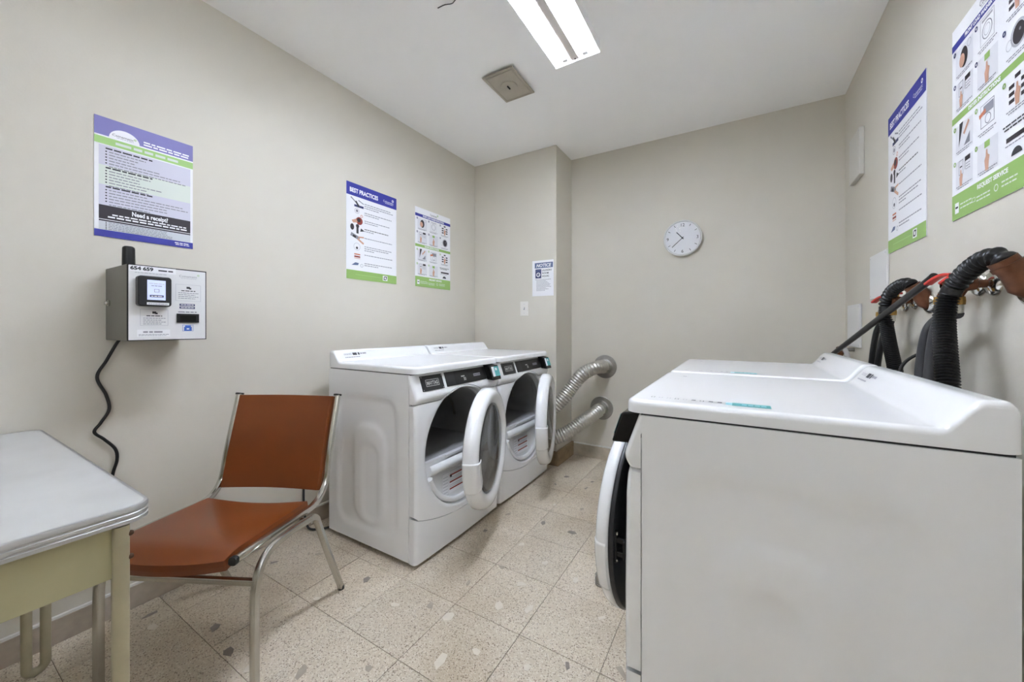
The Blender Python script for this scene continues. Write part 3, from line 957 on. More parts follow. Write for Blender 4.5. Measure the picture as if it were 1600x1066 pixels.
def seat_base(s, t):
    w = 0.044 + (WL - .088) * (1 - ew(s))
    q = ew(t)
    l0, l1 = 0.165, 0.555 + 0.030 * math.sin(PI * ew(s)) ** .8
    l = l1 + (l0 - l1) * q
    z = 0.458 - 0.022 * (1 - (l - .165) / .39) - 0.014 * math.sin(PI * ew(s)) * sstep(q, 0.2, 0.9)
    z -= 0.020 * sstep(l, .50, .60)
    return C(w, l, z)
def back_base(s, t):
    w = 0.043 + (WL - .086) * (1 - ew(s))
    q = ew(t)
    l = 0.088 - 0.103 * q; z = 0.462 + 0.366 * q
    l -= 0.016 * math.sin(PI * ew(s))
    return C(w, l, z)
cushion('seat', seat_base, 0.034, 'vinyl')
cushion('backrest', back_base, 0.034, 'vinyl')

# ------------------------------------------------------------------ table
tx0, tx1, ty0, ty1, tz = -2.084, -1.028, -0.62, 0.285, 0.775
table = empty('table', ((tx0 + tx1) / 2, (ty0 + ty1) / 2, 0), 0, 'old steel table with white laminate top, ribbed metal edge and beige apron', 'table')
TX, TY = table.location.x, table.location.y
def rrect(x0, y0, x1, y1, r, n=8):
    pts = []
    for (cx, cy, a) in ((x1 - r, y1 - r, 0), (x0 + r, y1 - r, 90), (x0 + r, y0 + r, 180), (x1 - r, y0 + r, 270)):
        for k in range(n + 1):
            pts.append((cx + r * math.cos(R(a + 90 * k / n)), cy + r * math.sin(R(a + 90 * k / n))))
    return pts
def slab(b, pts, z0, z1, m):
    n = len(pts)
    b.add([(p[0], p[1], z0) for p in pts] + [(p[0], p[1], z1) for p in pts], [tuple(range(n - 1, -1, -1)), tuple(range(n, 2 * n))] + [(i, (i + 1) % n, n + (i + 1) % n, n + i) for i in range(n)], m)
b = B(); slab(b, rrect(tx0 - TX + .003, ty0 - TY + .003, tx1 - TX - .003, ty1 - TY - .003, .032), tz - .03, tz, 'laminate'); b.build('tabletop', table)
b = B()
zp = [(-.004, tz + .0005), (.0015, tz - .0005), (.003, tz - .004), (.003, tz - .009), (.001, tz - .0105), (.001, tz - .0125), (.003, tz - .014), (.003, tz - .019), (.001, tz - .0205), (.001, tz - .0225), (.003, tz - .024), (.003, tz - .031), (-.006, tz - .034)]
n = 36; vs = []; fs = []
for (o_, z) in zp:
    vs += [(p[0], p[1], z) for p in rrect(tx0 - TX - o_, ty0 - TY - o_, tx1 - TX + o_, ty1 - TY + o_, .034 + o_)]
for j in range(len(zp) - 1):
    for i in range(n): fs.append((j * n + i, (j + 1) * n + i, (j + 1) * n + (i + 1) % n, j * n + (i + 1) % n))
b.add(vs, fs, 'aluminium'); b.build('edge_band', table, smooth=30)
ax0, ax1, ay0, ay1 = tx0 - TX + .03, tx1 - TX - .016, ty0 - TY + .05, ty1 - TY - .05
for (q, r_) in (((ax1 - .002, ay0), (ax1, ay1)), ((ax0, ay0), (ax0 + .002, ay1))):
    b = B(); b.box(q[0], q[1], .640, r_[0], r_[1], tz - .032, 'desk_paint'); b.build('apron', table, bevel=.0008)
for y_ in (ay1, ay0):
    b = B(); b.box(ax0, y_ - .002, .640, ax1 - .03, y_, tz - .032, 'desk_paint'); b.build('apron', table, bevel=.0008)
def uleg(x, y, ex, ey):
    """hairpin leg: two posts joined by a bend at the floor; (ex, ey) runs from the first post to the second"""
    b = B()
    l = math.hypot(ex, ey); r = l / 2; rt = 0.0125
    cx, cy = x + ex / 2, y + ey / 2
    pts = [(x, y, tz - .034), (x, y, .4), (x, y, rt + r + .001)]
    for k in range(1, 12):
        a = PI * k / 12
        pts.append((cx - ex / 2 * math.cos(a), cy - ey / 2 * math.cos(a), rt + r - r * math.sin(a)))
    pts += [(x + ex, y + ey, rt + r + .001), (x + ex, y + ey, .4), (x + ex, y + ey, tz - .034)]
    b.tube(pts, rt, 'desk_tube', seg=16); return b.build('leg', table, smooth=60)
uleg(-1.036 - TX, .242 - TY, -.037, .007)
uleg(-1.955 - TX, .280 - TY, .004, -.040)
uleg(-1.036 - TX, -.58 - TY, -.037, .007)
uleg(-1.955 - TX, -.58 - TY, .004, .040)
for zz in (.722, .676):
    b = B(); b.lathe([(0, .005), (.0035, .0045), (.005, .002), (.0055, -.004)], 'bolt', seg=10, axis='y', origin=(-1.033 - TX, .2545 - TY, zz)); b.build('bolt', table, smooth=50)

# ------------------------------------------------------------------ payment box on the left wall
bx, by, bz, BW, BH, BD = XL, .447, 1.080, .232, .274, .244
pay = empty('payment_box', (bx, by, bz), 0, 'grey metal card payment box with white front and lit screen on the wall', 'payment terminal')
# local: x = out of the wall, y = right, z = up
b = B(); b.box(0, 0, 0, BD, BW, BH, 'box_metal'); b.build('case', pay, bevel=.003)
def on_pay(b, off):
    b.v = [(BD + off + v[2], v[0], v[1]) for v in b.v]
b = B(); b.box(.004, .003, 0, BW - .003, BH - .004, .002, 'plate_white'); on_pay(b, 0); fpz = b.build('front_plate', pay, bevel=.0006)
b = B(); b.frame(0, 0, BW, BH, .0035, .0012, 'black_plastic'); on_pay(b, 0); b.build('black_edging', pay)
b = B(); slab(b, rrect(.021, .125, .114, .234, .010), 0, .030, 'dark_plastic'); on_pay(b, .002); term = b.build('card_reader', pay, bevel=.004, smooth=30)
b = B(); b.rect(.045, .148, .096, .220, 0, 'screen_glow'); on_pay(b, .0326); scr = b.build('screen', term)
b = B()
b.rect(.052, .158, .090, .166, 0, 'navy_print'); greek(b, .050, .092, .206, .0025, 0, 'ink_faint'); greek(b, .056, .086, .198, .0025, 0, 'ink_soft')
b.frame(.064, .176, .078, .188, .0015, 0, 'ink_soft'); greek(b, .055, .088, .160, .003, .0003, 'white_print')
on_pay(b, .0331); b.build('screen_print', scr)
b = B(); b.rect(.044, .130, .106, .139, 0, 'plate_white'); greek(b, .048, .102, .133, .002, .0003, 'ink_soft'); on_pay(b, .0326); b.build('reader_label', term)
b = B(); b.rect(.005, .250, .135, .271, 0, 'paper'); put_text(b, '654 659', .008, .2555, .0165, .0004, 'ink', bold=.0008, width=.062)
greek(b, .084, .130, .257, .005, .0004, 'ink'); greek(b, .02, .11, .2445, .0025, .0004, 'ink_faint'); on_pay(b, .0023); b.build('number_label', fpz)
b = B(); put_text(b, 'Coinamatic', .145, .243, .0115, .0004, 'ink_soft', width=.056); b.ring(.205, .254, .002, .0034, .0004, 'green_print', n=12); greek(b, .150, .198, .238, .0016, .0004, 'ink_faint'); on_pay(b, .0023); b.build('logo', fpz)
for (x0, y0, x1, y1) in ((.134, .151, .213, .215), (.034, .055, .112, .115)):
    b = B(); b.frame(x0, y0, x1, y1, .001, .0004, 'ink_faint')
    cx = (x0 + x1) / 2
    b.rect(cx - .006, y1 - .016, cx + .005, y1 - .008, .0004, 'ink'); b.rect(cx + .002, y1 - .018, cx + .009, y1 - .012, .0004, 'ink')
    greek(b, cx - .022, cx + .022, y1 - .026, .0032, .0004, 'ink')
    for k in range(4): greek(b, x0 + .008, x1 - .006 - .012 * (k % 2), y1 - .034 - k * .007, .0022, .0004, 'ink_soft')
    on_pay(b, .0023); b.build('instruction_frame', fpz)
b = B()
for (y0, n_) in ((.132, 4), (.121, 3)):
    b.rect(.146, y0, .194, y0 + .008, .0004, 'navy_print')
    greek(b, .150, .190, y0 + .003, .0026, .0007, 'white_print')
greek(b, .142, .200, .106, .004, .0004, 'ink_soft'); on_pay(b, .0023); b.build('label_bars', fpz)
b = B(); b.box(.137, .067, 0, .206, .101, .006, 'black_plastic'); b.box(.146, .071, .006, .196, .095, .007, 'dark_gap'); on_pay(b, .002); b.build('card_slot', pay, bevel=.001)
b = B(); b.rect(.160, .034, .184, .050, .0004, 'sky_print'); b.rect(.163, .050, .181, .056, .0004, 'sky_print'); b.rect(.168, .040, .176, .045, .0007, 'white_print'); b.frame(.155, .034, .189, .058, .001, .0004, 'sky_print'); on_pay(b, .0023); b.build('card_symbol', fpz)
b = B(); b.rect(.026, .014, .118, .040, .0003, 'paper'); greek(b, .042, .100, .029, .005, .0006, 'ink_soft'); greek(b, .030, .114, .021, .002, .0006, 'ink_soft'); greek(b, .030, .110, .017, .002, .0006, 'ink_faint'); on_pay(b, .0023); b.build('printed_notice', fpz)
b = B(); b.lathe([(0, -.014), (.006, -.014), (.0075, -.012), (.0075, -.006), (.011, -.005), (.011, .001)], 'chrome', seg=18, axis='y', origin=(.05, 0, .140)); b.build('lock', pay, smooth=40)
b = B(); b.lathe([(0, .076), (.012, .076), (.0165, .072), (.0175, .066), (.0185, .0)], 'black_plastic', seg=22, origin=(.145, .029, BH)); b.build('antenna', pay, smooth=40)
b = B()
b.tube(smooth_path([(XL + .03, .478, 1.080), (XL + .02, .470, 1.060), (XL + .014, .446, 1.0), (XL + .012, .422, .939), (XL + .012, .446, .868), (XL + .012, .454, .812), (XL + .012, .432, .765), (XL + .012, .415, .733), (XL + .013, .440, .700), (XL + .014, .470, .655), (XL + .014, .475, .610), (XL + .014, .463, .555), (XL + .014, .455, .45), (XL + .014, .45, .33)], 8), .0052, 'rubber_black', seg=10)
tag(b.build('power_cord', smooth=60), 'wavy black cord hanging down the wall from the payment box', 'cord')

# cord behind the chair
b = B(); b.tube(smooth_path([(XL + .012, 1.215, .60), (XL + .012, 1.215, .30), (XL + .012, 1.217, .12), (XL + .04, 1.22, .02), (XL + .09, 1.24, .008), (XL + .13, 1.30, .008), (XL + .11, 1.40, .008)], 8), .006, 'rubber_black', seg=8)
tag(b.build('power_cord', smooth=60), 'black power cord running down the wall behind the brown chair', 'cord')

# ------------------------------------------------------------------ posters
def poster_root(name, label, cat, group, org, side):
    """org = lower left corner as seen by a reader; side: which wall"""
    o = empty(name, org, 0, label, cat, group)
    ax = {'left': ((0, 1, 0), (0, 0, 1), (1, 0, 0)), 'right': ((0, -1, 0), (0, 0, 1), (-1, 0, 0)), 'back': ((1, 0, 0), (0, 0, 1), (0, -1, 0))}[side]
    m = Matrix.Identity(4)
    for c in range(3):
        for r in range(3):
            m[r][c] = ax[c][r]
    m.translation = Vector(org)
    o.matrix_world = m
    return o
def sheet(root, w, h, m='paper', th=.0025):
    b = B(); b.box(0, 0, 0, w, h, th, m); return b.build('sheet', root)
Z1, Z2, Z3 = .0029, .0033, .0037

# payment instructions
p = poster_root('poster', 'violet and green payment instruction poster above the payment box', 'poster', None, (XL + .0005, .416, 1.478), 'left')
w, h = .302, .460
sheet(p, w, h)
b = B(); b.rect(0, h * .848, w, h, Z1, 'violet_print'); b.rect(0, h * .836, w, h * .848, Z1, 'white_print')
b.disc(w * .275, h * .846, w * .145, Z2, 'white_print', ry=h * .085, a0=0, a1=PI, n=24); b.build('header_band', p)
b = B(); put_text(b, 'Coinamatic', w * .16, h * .866, .0125, Z3, 'ink', width=w * .2); greek(b, w * .2, w * .36, h * .855, .002, Z3, 'ink_faint'); b.ring(w * .375, h * .882, .002, .0038, Z3, 'green_print', n=12); b.build('logo', p)
b = B(); greek(b, w * .46, w * .97, h * .884, .0058, Z2, 'white_print'); greek(b, w * .46, w * .96, h * .862, .0058, Z2, 'white_print'); b.build('header_lines', p)
b = B(); b.rect(0, h * .775, w, h * .836, Z1, 'pale_green_print'); greek(b, w * .19, w * .88, h * .794, .010, Z2, 'mint_print'); b.build('green_band', p)
b = B()
for (a, c, m) in ((.600, .765, 'lavender_print'), (.437, .600, 'mint_print'), (.265, .437, 'lavender_print'), (.060, .130, 'grey_print')):
    b.rect(w * .04, h * a, w * .97, h * c, Z1, m)
b.build('tinted_blocks', p)
b = B(); rnd = random.Random(11)
for (top, ks) in ((.750, 6), (.588, 6), (.428, 6)):
    greek(b, w * .10, w * .55, h * top - .006, .0056, Z2, 'ink', rnd)
    for k in range(1, ks + 1):
        y = h * top - .006 - k * .0112
        if k not in (ks,): b.disc(w * .105, y + .002, .0027, Z2, 'ink', n=8)
        greek(b, w * .13, w * rnd.uniform(.38, .94), y, .0036, Z2, 'ink_soft', rnd)
for k in range(5):
    y = h * .118 - k * .0062
    b.disc(w * .105, y + .001, .002, Z2, 'ink', n=8); greek(b, w * .125, w * rnd.uniform(.6, .95), y, .0026, Z2, 'ink_soft', rnd)
b.build('text_lines', p)['kind'] = 'stuff'
b = B(); b.rect(w * .04, h * .130, w * .97, h * .265, Z1, 'black_print'); b.rect(w * .04, h * .142, w * .97, h * .147, Z2, 'white_print')
put_text(b, 'Need a receipt?', w * .53, h * .2125, .0245, Z3, 'white_print', align='CENTER', bold=.0008, width=w * .37)
greek(b, w * .16, w * .92, h * .186, .005, Z3, 'white_print'); greek(b, w * .12, w * .95, h * .164, .0055, Z3, 'white_print'); b.build('receipt_block', p)
b = B(); b.rect(0, 0, w, h * .058, Z1, 'blue_print'); greek(b, w * .79, w * .96, h * .034, .004, Z2, 'white_print'); greek(b, w * .80, w * .96, h * .020, .003, Z2, 'white_print'); b.build('footer_band', p)

def best_practices(label, org, side, w, h):
    p = poster_root('poster', label, 'poster', 'best practices posters', org, side)
    sheet(p, w, h)
    b = B(); b.rect(0, h * .868, w, h, Z1, 'blue_print'); b.build('header_band', p)
    b = B(); put_text(b, 'BEST PRACTICES', w * .06, h * .905, h * .062, Z2, 'white_print', bold=.0014, width=w * .54); b.build('title_lettering', p)
    b = B(); put_text(b, 'Coinamatic', w * .71, h * .915, h * .034, Z2, 'white_print', width=w * .22); b.ring(w * .915, h * .955, .004, .009, Z2, 'white_print', n=14); greek(b, w * .75, w * .92, h * .903, .003, Z2, 'white_print'); b.build('logo', p)
    rnd = random.Random(5)
    b = B()
    ys = [.80, .705, .62, .53, .435, .345, .255, .165]
    for k, y in enumerate(ys):
        ln = (3, 2, 2, 2, 1, 3, 1, 2)[k]
        for q in range(ln):
            greek(b, w * .33, w * (.94 - .12 * rnd.random() - (.3 if q == ln - 1 and ln > 1 else 0)), h * (y + .012 - q * .021), h * .0075, Z1, 'ink' if k == 3 and q == 0 else 'ink_soft', rnd)
    b.build('text_lines', p)['kind'] = 'stuff'
    for k, y in enumerate(ys):
        b = B(); cx, cy = w * .19, h * y
        if k == 0:
            b.rect(cx - .02, cy - .024, cx + .05, cy - .010, Z1, 'navy_print'); b.line(cx - .045, cy + .03, cx + .02, cy - .014, .008, Z2, 'ink_soft'); b.line(cx + .01, cy + .022, cx + .05, cy + .006, .006, Z2, 'ink_soft'); b.line(cx - .01, cy + .012, cx + .015, cy - .02, .012, Z3, 'ink')
        elif k == 1:
            b.disc(cx, cy + .010, .009, Z1, 'ink_soft'); b.ring(cx, cy + .01, .015, .018, Z1, 'ink_faint'); b.ring(cx + .035, cy - .018, .006, .009, Z1, 'orange_print', n=12)
        elif k == 2:
            b.disc(cx + .018, cy, .025, Z1, 'red_print'); b.disc(cx + .014, cy + .004, .013, Z2, 'black_print'); b.poly([(cx - .04, cy - .006), (cx - .006, cy + .010), (cx + .004, cy - .012), (cx - .028, cy - .02)], Z3, 'skin_print')
        elif k == 3:
            b.disc(cx - .035, cy + .008, .014, Z1, 'black_print', ry=.02); b.rect(cx - .004, cy - .028, cx + .012, cy + .028, Z1, 'ink'); b.disc(cx + .004, cy + .02, .012, Z2, 'black_print'); b.poly([(cx + .024, cy - .012), (cx + .058, cy - .004), (cx + .03, cy + .010)], Z1, 'ink')
        elif k == 4:
            b.line(cx - .045, cy + .02, cx + .02, cy - .002, .022, Z1, 'ink_soft'); b.line(cx - .03, cy + .012, cx - .008, cy + .004, .014, Z2, 'black_print'); b.line(cx + .005, cy - .004, cx + .05, cy - .03, .012, Z2, 'skin_print'); b.line(cx + .01, cy + .008, cx + .052, cy + .012, .009, Z2, 'skin_print')
        elif k == 5:
            b.disc(cx, cy - .008, .008, Z1, 'ink'); b.ring(cx, cy, .022, .0245, Z1, 'ink_faint', n=16)
        elif k == 6:
            b.rect(cx - .02, cy - .014, cx + .024, cy - .004, Z1, 'red_print'); b.rect(cx - .02, cy + .002, cx + .024, cy + .010, Z1, 'orange_print'); b.rect(cx - .02, cy - .022, cx + .024, cy - .018, Z1, 'skin_print')
        else:
            b.poly([(cx - .04, cy - .012), (cx + .008, cy - .008), (cx + .014, cy + .006), (cx - .012, cy + .008)], Z1, 'slate_print'); b.ring(cx + .036, cy - .008, .008, .011, Z1, 'ink_faint', n=14)
        b.build('picture', p)
    b = B(); b.rect(0, 0, w, h * .095, Z1, 'green_print'); b.line(w * .16, h * .052, w * .68, h * .052, .003, Z2, 'pale_green_print'); b.rect(w * .70, h * .024, w * .80, h * .08, Z2, 'white_print')
    b.ring(w * .75, h * .052, .008, .013, Z3, 'ink', n=14); b.rect(w * .715, h * .032, w * .735, h * .044, Z3, 'ink'); b.rect(w * .765, h * .06, w * .785, h * .072, Z3, 'ink'); b.build('footer_band', p)
    return p
best_practices('best practices poster with blue header on the wall above the near dryer', (XL + .0005, 1.49, 1.434), 'left', .402, .610)
best_practices('best practices poster with blue header on the wall above the washers', (XR - .0005, 2.353, 1.461), 'right', .402, .612)

def how_to(label, org, side, w, h):
    p = poster_root('poster', label, 'poster', 'machine instruction posters', org, side)
    sheet(p, w, h)
    b = B(); put_text(b, 'Coinamatic', w * .40, h * .945, h * .034, Z1, 'ink', width=w * .2); b.ring(w * .615, h * .972, .003, .007, Z1, 'green_print', n=12); greek(b, w * .42, w * .6, h * .934, .003, Z1, 'ink_faint'); b.build('logo', p)
    b = B(); b.rect(0, h * .886, w, h * .922, Z1, 'blue_print'); put_text(b, 'FRONT LOAD WASHER INSTRUCTIONS', w * .5, h * .8955, h * .026, Z2, 'white_print', align='CENTER', bold=.0008, width=w * .6); b.build('blue_band', p)
    b = B(); b.rect(0, h * .503, w, h * .537, Z1, 'green_print'); put_text(b, 'DRYER INSTRUCTIONS', w * .45, h * .511, h * .026, Z2, 'white_print', align='CENTER', bold=.0008, width=w * .4); b.build('green_band', p)
    b = B(); b.rect(0, 0, w, h * .130, Z1, 'green_print'); put_text(b, 'REQUEST SERVICE', w * .55, h * .095, h * .028, Z2, 'white_print', align='CENTER', bold=.0008, width=w * .36)
    b.rect(w * .05, h * .030, w * .11, h * .085, Z2, 'white_print'); b.rect(w * .06, h * .055, w * .10, h * .065, Z3, 'ink')
    for (x, y) in ((.13, .065), (.13, .045), (.36, .055), (.36, .038), (.66, .062), (.66, .044)): greek(b, w * x, w * (x + .17), h * y, .004, Z2, 'mint_print')
    b.ring(w * .60, h * .055, .007, .010, Z2, 'mint_print', n=14); b.frame(w * .30, h * .044, w * .345, h * .066, .002, Z2, 'mint_print'); b.build('footer_band', p)
    cells = []
    for r, y0 in enumerate((.722, .552, .330, .150)):
        for c, x0 in enumerate((.06, .37, .70)):
            cells.append((r, c, w * x0, h * y0))
    rnd = random.Random(9)
    cw, ch = w * .25, h * .145
    for (r, c, x, y) in cells:
        b = B()
        if not (r == 3 and c == 2):
            b.rect(x, y, x + cw, y + ch, Z1, 'paper_cell' if (r, c) in ((0, 0), (1, 1), (3, 1), (2, 0), (1, 0), (3, 0)) else 'paper')
            num = 'navy_print' if r < 2 else 'green_print'
            b.ring(x - .004, y + ch - .004, .0035, .0075, Z3, num, n=14)
            greek(b, x + .004, x + cw - .004, y + .006, .003, Z2, 'ink_soft', rnd); greek(b, x + .012, x + cw - .02, y + .000, .003, Z2, 'ink_soft', rnd)
        cx, cy = x + cw / 2, y + ch * .58
        k = (r, c)
        def hand(hx, hy, s=1.0):
            b.poly([(hx - .008 * s, hy - .034 * s), (hx + .007 * s, hy - .034 * s), (hx + .009 * s, hy - .012 * s), (hx + .013 * s, hy + .004 * s), (hx + .004 * s, hy + .010 * s), (hx + .002 * s, hy + .024 * s), (hx - .004 * s, hy + .024 * s), (hx - .006 * s, hy + .006 * s), (hx - .012 * s, hy - .004 * s)], Z3, 'skin_print')
        if k == (0, 0):
            b.disc(cx, cy - .002, .022, Z2, 'black_print', ry=.030); b.disc(cx - .010, cy - .008, .016, Z3, 'skin_print', ry=.020); b.ring(cx + .03, cy + .024, .010, .012, Z2, 'ink_faint', n=14)
        elif k == (0, 1):
            b.frame(cx - .034, cy - .036, cx + .034, cy + .04, .0018, Z2, 'ink_faint'); b.ring(cx, cy - .002, .022, .0245, Z2, 'ink_soft'); b.ring(cx, cy - .002, .014, .0155, Z2, 'ink_faint'); b.rect(cx - .026, cy + .028, cx + .026, cy + .034, Z2, 'ink_faint')
        elif k in ((0, 2), (2, 2)):
            for q in range(3):
                for s in (-1, 1): b.rect(cx + s * .024 - .011, cy - .026 + q * .018, cx + s * .024 + .011, cy - .016 + q * .018, Z2, 'black_print')
            b.rect(cx - .011, cy + .028, cx + .011, cy + .038, Z2, 'black_print'); hand(cx, cy - .006, .95)
        elif k in ((1, 0), (3, 0)):
            b.frame(cx - .030, cy - .010, cx - .004, cy + .034, .0018, Z2, 'ink_soft'); b.rect(cx - .024, cy + .012, cx - .010, cy + .016, Z2, 'ink'); b.rect(cx + .006, cy + .022, cx + .036, cy + .036, Z2, 'black_print'); b.rect(cx + .006, cy - .002, cx + .008, cy + .022, Z2, 'ink'); hand(cx - .016, cy - .016, .85)
            for q in range(3): greek(b, cx + .012, cx + .036, cy + .012 - .008 * q, .0025, Z2, 'ink_soft', rnd)
        elif k in ((1, 1), (3, 1)):
            b.rect(cx - .013, cy + .018, cx + .013, cy + .036, Z2, 'green_print'); hand(cx, cy - .012, 1.0)
        elif k == (1, 2):
            b.disc(cx + .004, cy, .024, Z2, 'black_print', ry=.026); b.ring(cx + .004, cy, .026, .032, Z2, 'ink_faint'); b.ring(cx - .034, cy - .010, .012, .0135, Z2, 'ink_faint', n=14); b.disc(cx + .010, cy + .006, .004, Z3, 'ink_soft', n=10)
        elif k == (2, 0):
            b.poly([(cx - .03, cy - .03), (cx - .004, cy + .04), (cx - .026, cy + .04)], Z2, 'ink'); b.poly([(cx, cy - .036), (cx + .034, cy - .036), (cx + .034, cy - .004)], Z2, 'ink_soft'); b.line(cx, cy, cx + .03, cy + .03, .010, Z3, 'skin_print')
        elif k == (2, 1):
            b.frame(cx - .032, cy - .030, cx + .034, cy + .034, .002, Z2, 'ink_soft'); b.rect(cx - .018, cy + .004, cx + .030, cy + .028, Z2, 'ink_soft'); b.ring(cx + .004, cy - .012, .012, .0145, Z2, 'ink_soft'); b.line(cx - .038, cy + .006, cx - .006, cy + .014, .012, Z3, 'orange_print')
        else:
            greek(b, x - .01, x + cw, y + ch - .006, .0042, Z2, 'ink', rnd); greek(b, x - .004, x + cw - .02, y + ch - .015, .0042, Z2, 'ink', rnd)
            b.rect(x + .004, y + .040, x + cw, y + .052, Z2, 'black_print'); b.disc(cx - .004, y - .004, .022, Z2, 'ink', a0=R(10), a1=R(170)); greek(b, x, x + cw - .02, y + .030, .003, Z2, 'ink_soft', rnd)
        b.build('picture', p)
    return p
how_to('small-looking picture instruction poster beside the best practices poster above the dryers', (XL + .0005, 2.075, 1.440), 'left', .405, .606)
how_to('large picture instruction poster with green footer above the near washer', (XR - .0005, 1.757, 1.466), 'right', .400, .602)

# notice sheet on the column
p = poster_root('notice_sheet', 'white notice sheet with blue heading taped beside the column edge', 'notice', None, (-1.489, YC - .0005, 1.388), 'back')
w, h = .196, .297
b = B(); b.box(0, 0, 0, w, h, .0012, 'paper'); b.build('sheet', p)
b = B(); b.rect(w * .12, h * .785, w * .97, h * .935, .0016, 'slate_print'); put_text(b, 'NOTICE', w * .545, h * .815, h * .125, .002, 'white_print', align='CENTER', shear=.2, bold=.0012, width=w * .70); b.build('heading', p)
b = B(); b.rect(w * .15, h * .50, w * .43, h * .755, .0016, 'navy_print'); b.disc(w * .29, h * .60, w * .095, .002, 'white_print'); b.disc(w * .29, h * .60, w * .06, .0024, 'navy_print'); b.poly([(w * .245, h * .60), (w * .335, h * .585), (w * .335, h * .605)], .0028, 'white_print'); b.rect(w * .18, h * .70, w * .40, h * .72, .002, 'slate_print'); b.build('washer_symbol', p)
b = B(); put_text(b, 'LAUNDRY', w * .47, h * .695, h * .068, .0016, 'ink', width=w * .46, bold=.0003); put_text(b, 'ROOM', w * .47, h * .615, h * .068, .0016, 'ink', width=w * .30, bold=.0003); put_text(b, 'HOURS', w * .47, h * .53, h * .068, .0016, 'ink', width=w * .32, bold=.0003)
b.build('lettering', p)
b = B(); rnd = random.Random(2)
for k in range(10): greek(b, w * (.14 if k == 0 else .20), w * rnd.uniform(.6, .92), h * (.455 - k * .034), .0034, .0016, 'ink_soft', rnd)
b.build('text_lines', p)['kind'] = 'stuff'

# light switch
p = poster_root('light_switch', 'small white light switch below the notice sheet', 'switch', None, (-1.604, YC - .0003, 1.225), 'back')
b = B(); b.box(0, 0, 0, .076, .122, .006, 'switch_plastic'); b.build('cover_plate', p, bevel=.003)
b = B(); b.box(.032, .052, .006, .044, .074, .009, 'ink_soft'); b.box(.034, .060, .009, .042, .072, .018, 'switch_plastic'); b.build('toggle', p, bevel=.001)
for zz in (.022, .1):
    b = B(); b.disc(.038, zz, .003, .0064, 'ink_faint', n=10); b.build('screw', p)

# wall clock
ck = poster_root('wall_clock', 'round white wall clock with silver rim on the end wall', 'clock', None, (-.361, YB - .001, 1.808), 'back')
RC = .137
b = B(); b.lathe([(0, .002), (RC - .012, .002), (RC - .004, .006), (RC, .016), (RC - .002, .034), (RC - .008, .038), (RC - .013, .034), (RC - .014, .026)], 'clock_rim', seg=56); b.build('rim', ck, smooth=40)
b = B(); b.disc(0, 0, RC - .012, .027, 'clock_face', n=56); fc = b.build('face', ck)
b = B()
for k in range(12):
    a = R(90 - 30 * k)
    if k % 3:
        b.line(.098 * math.cos(a), .098 * math.sin(a), .116 * math.cos(a), .116 * math.sin(a), .0035, .0275, 'ink')
for (t, x, y) in (('12', 0, .088), ('3', .104, -.013), ('6', 0, -.112), ('9', -.104, -.013)):
    put_text(b, t, x, y, .034, .0275, 'ink', align='CENTER')
b.build('numerals', fc)
for (nm, deg, ln, wd) in (('hour_hand', 319, .062, .006), ('minute_hand', 228, .098, .0045)):
    a = R(90 - deg); b = B(); b.line(-.012 * math.cos(a), -.012 * math.sin(a), ln * math.cos(a), ln * math.sin(a), wd, .0295 if nm[0] == 'h' else .031, 'ink'); b.build(nm, ck, solid=.001)
b = B(); b.lathe([(.006, .028), (.006, .033), (0, .034)], 'ink', seg=12); b.build('hub', ck)
mg = mat('clock_glass', (255, 255, 255), .02, trans=1.0, ior=1.12)
b = B(); b.lathe([(RC - .013, .034), (RC * .6, .0375), (RC * .3, .039), (0.001, .0395)], 'clock_glass', seg=40); b.build('glass', ck, smooth=60)

# plates on the right wall
def wall_plate(name, label, y0, y1, z0, z1, th, m, holes=True):
    root = poster_root(name, label, 'cover plate', None, (XR - .0003, y1, z0), 'right')
    w, h = y1 - y0, z1 - z0
    b = B(); b.box(0, 0, 0, w, h, th, m); b.build('plate', root, bevel=.003)
    for (x, y) in ((.014, .014), (w - .014, .014), (.014, h - .014), (w - .014, h - .014)):
        b = B(); b.disc(x, y, .004, th + .0004, 'ink_faint', n=10); b.build('screw', root)
wall_plate('access_panel', 'wall-coloured access cover high on the right wall near the corner', 2.74, 2.955, 1.965, 2.224, .022, 'cover_paint')
wall_plate('blank_plate', 'white blank plate half under the best practices poster on the right wall', 2.35, 2.602, 1.27, 1.487, .010, 'plate_paint')
wall_plate('utility_plate', 'pale plate low on the right wall behind the rear washer', 2.79, 3.05, 1.012, 1.260, .012, 'plate_paint')

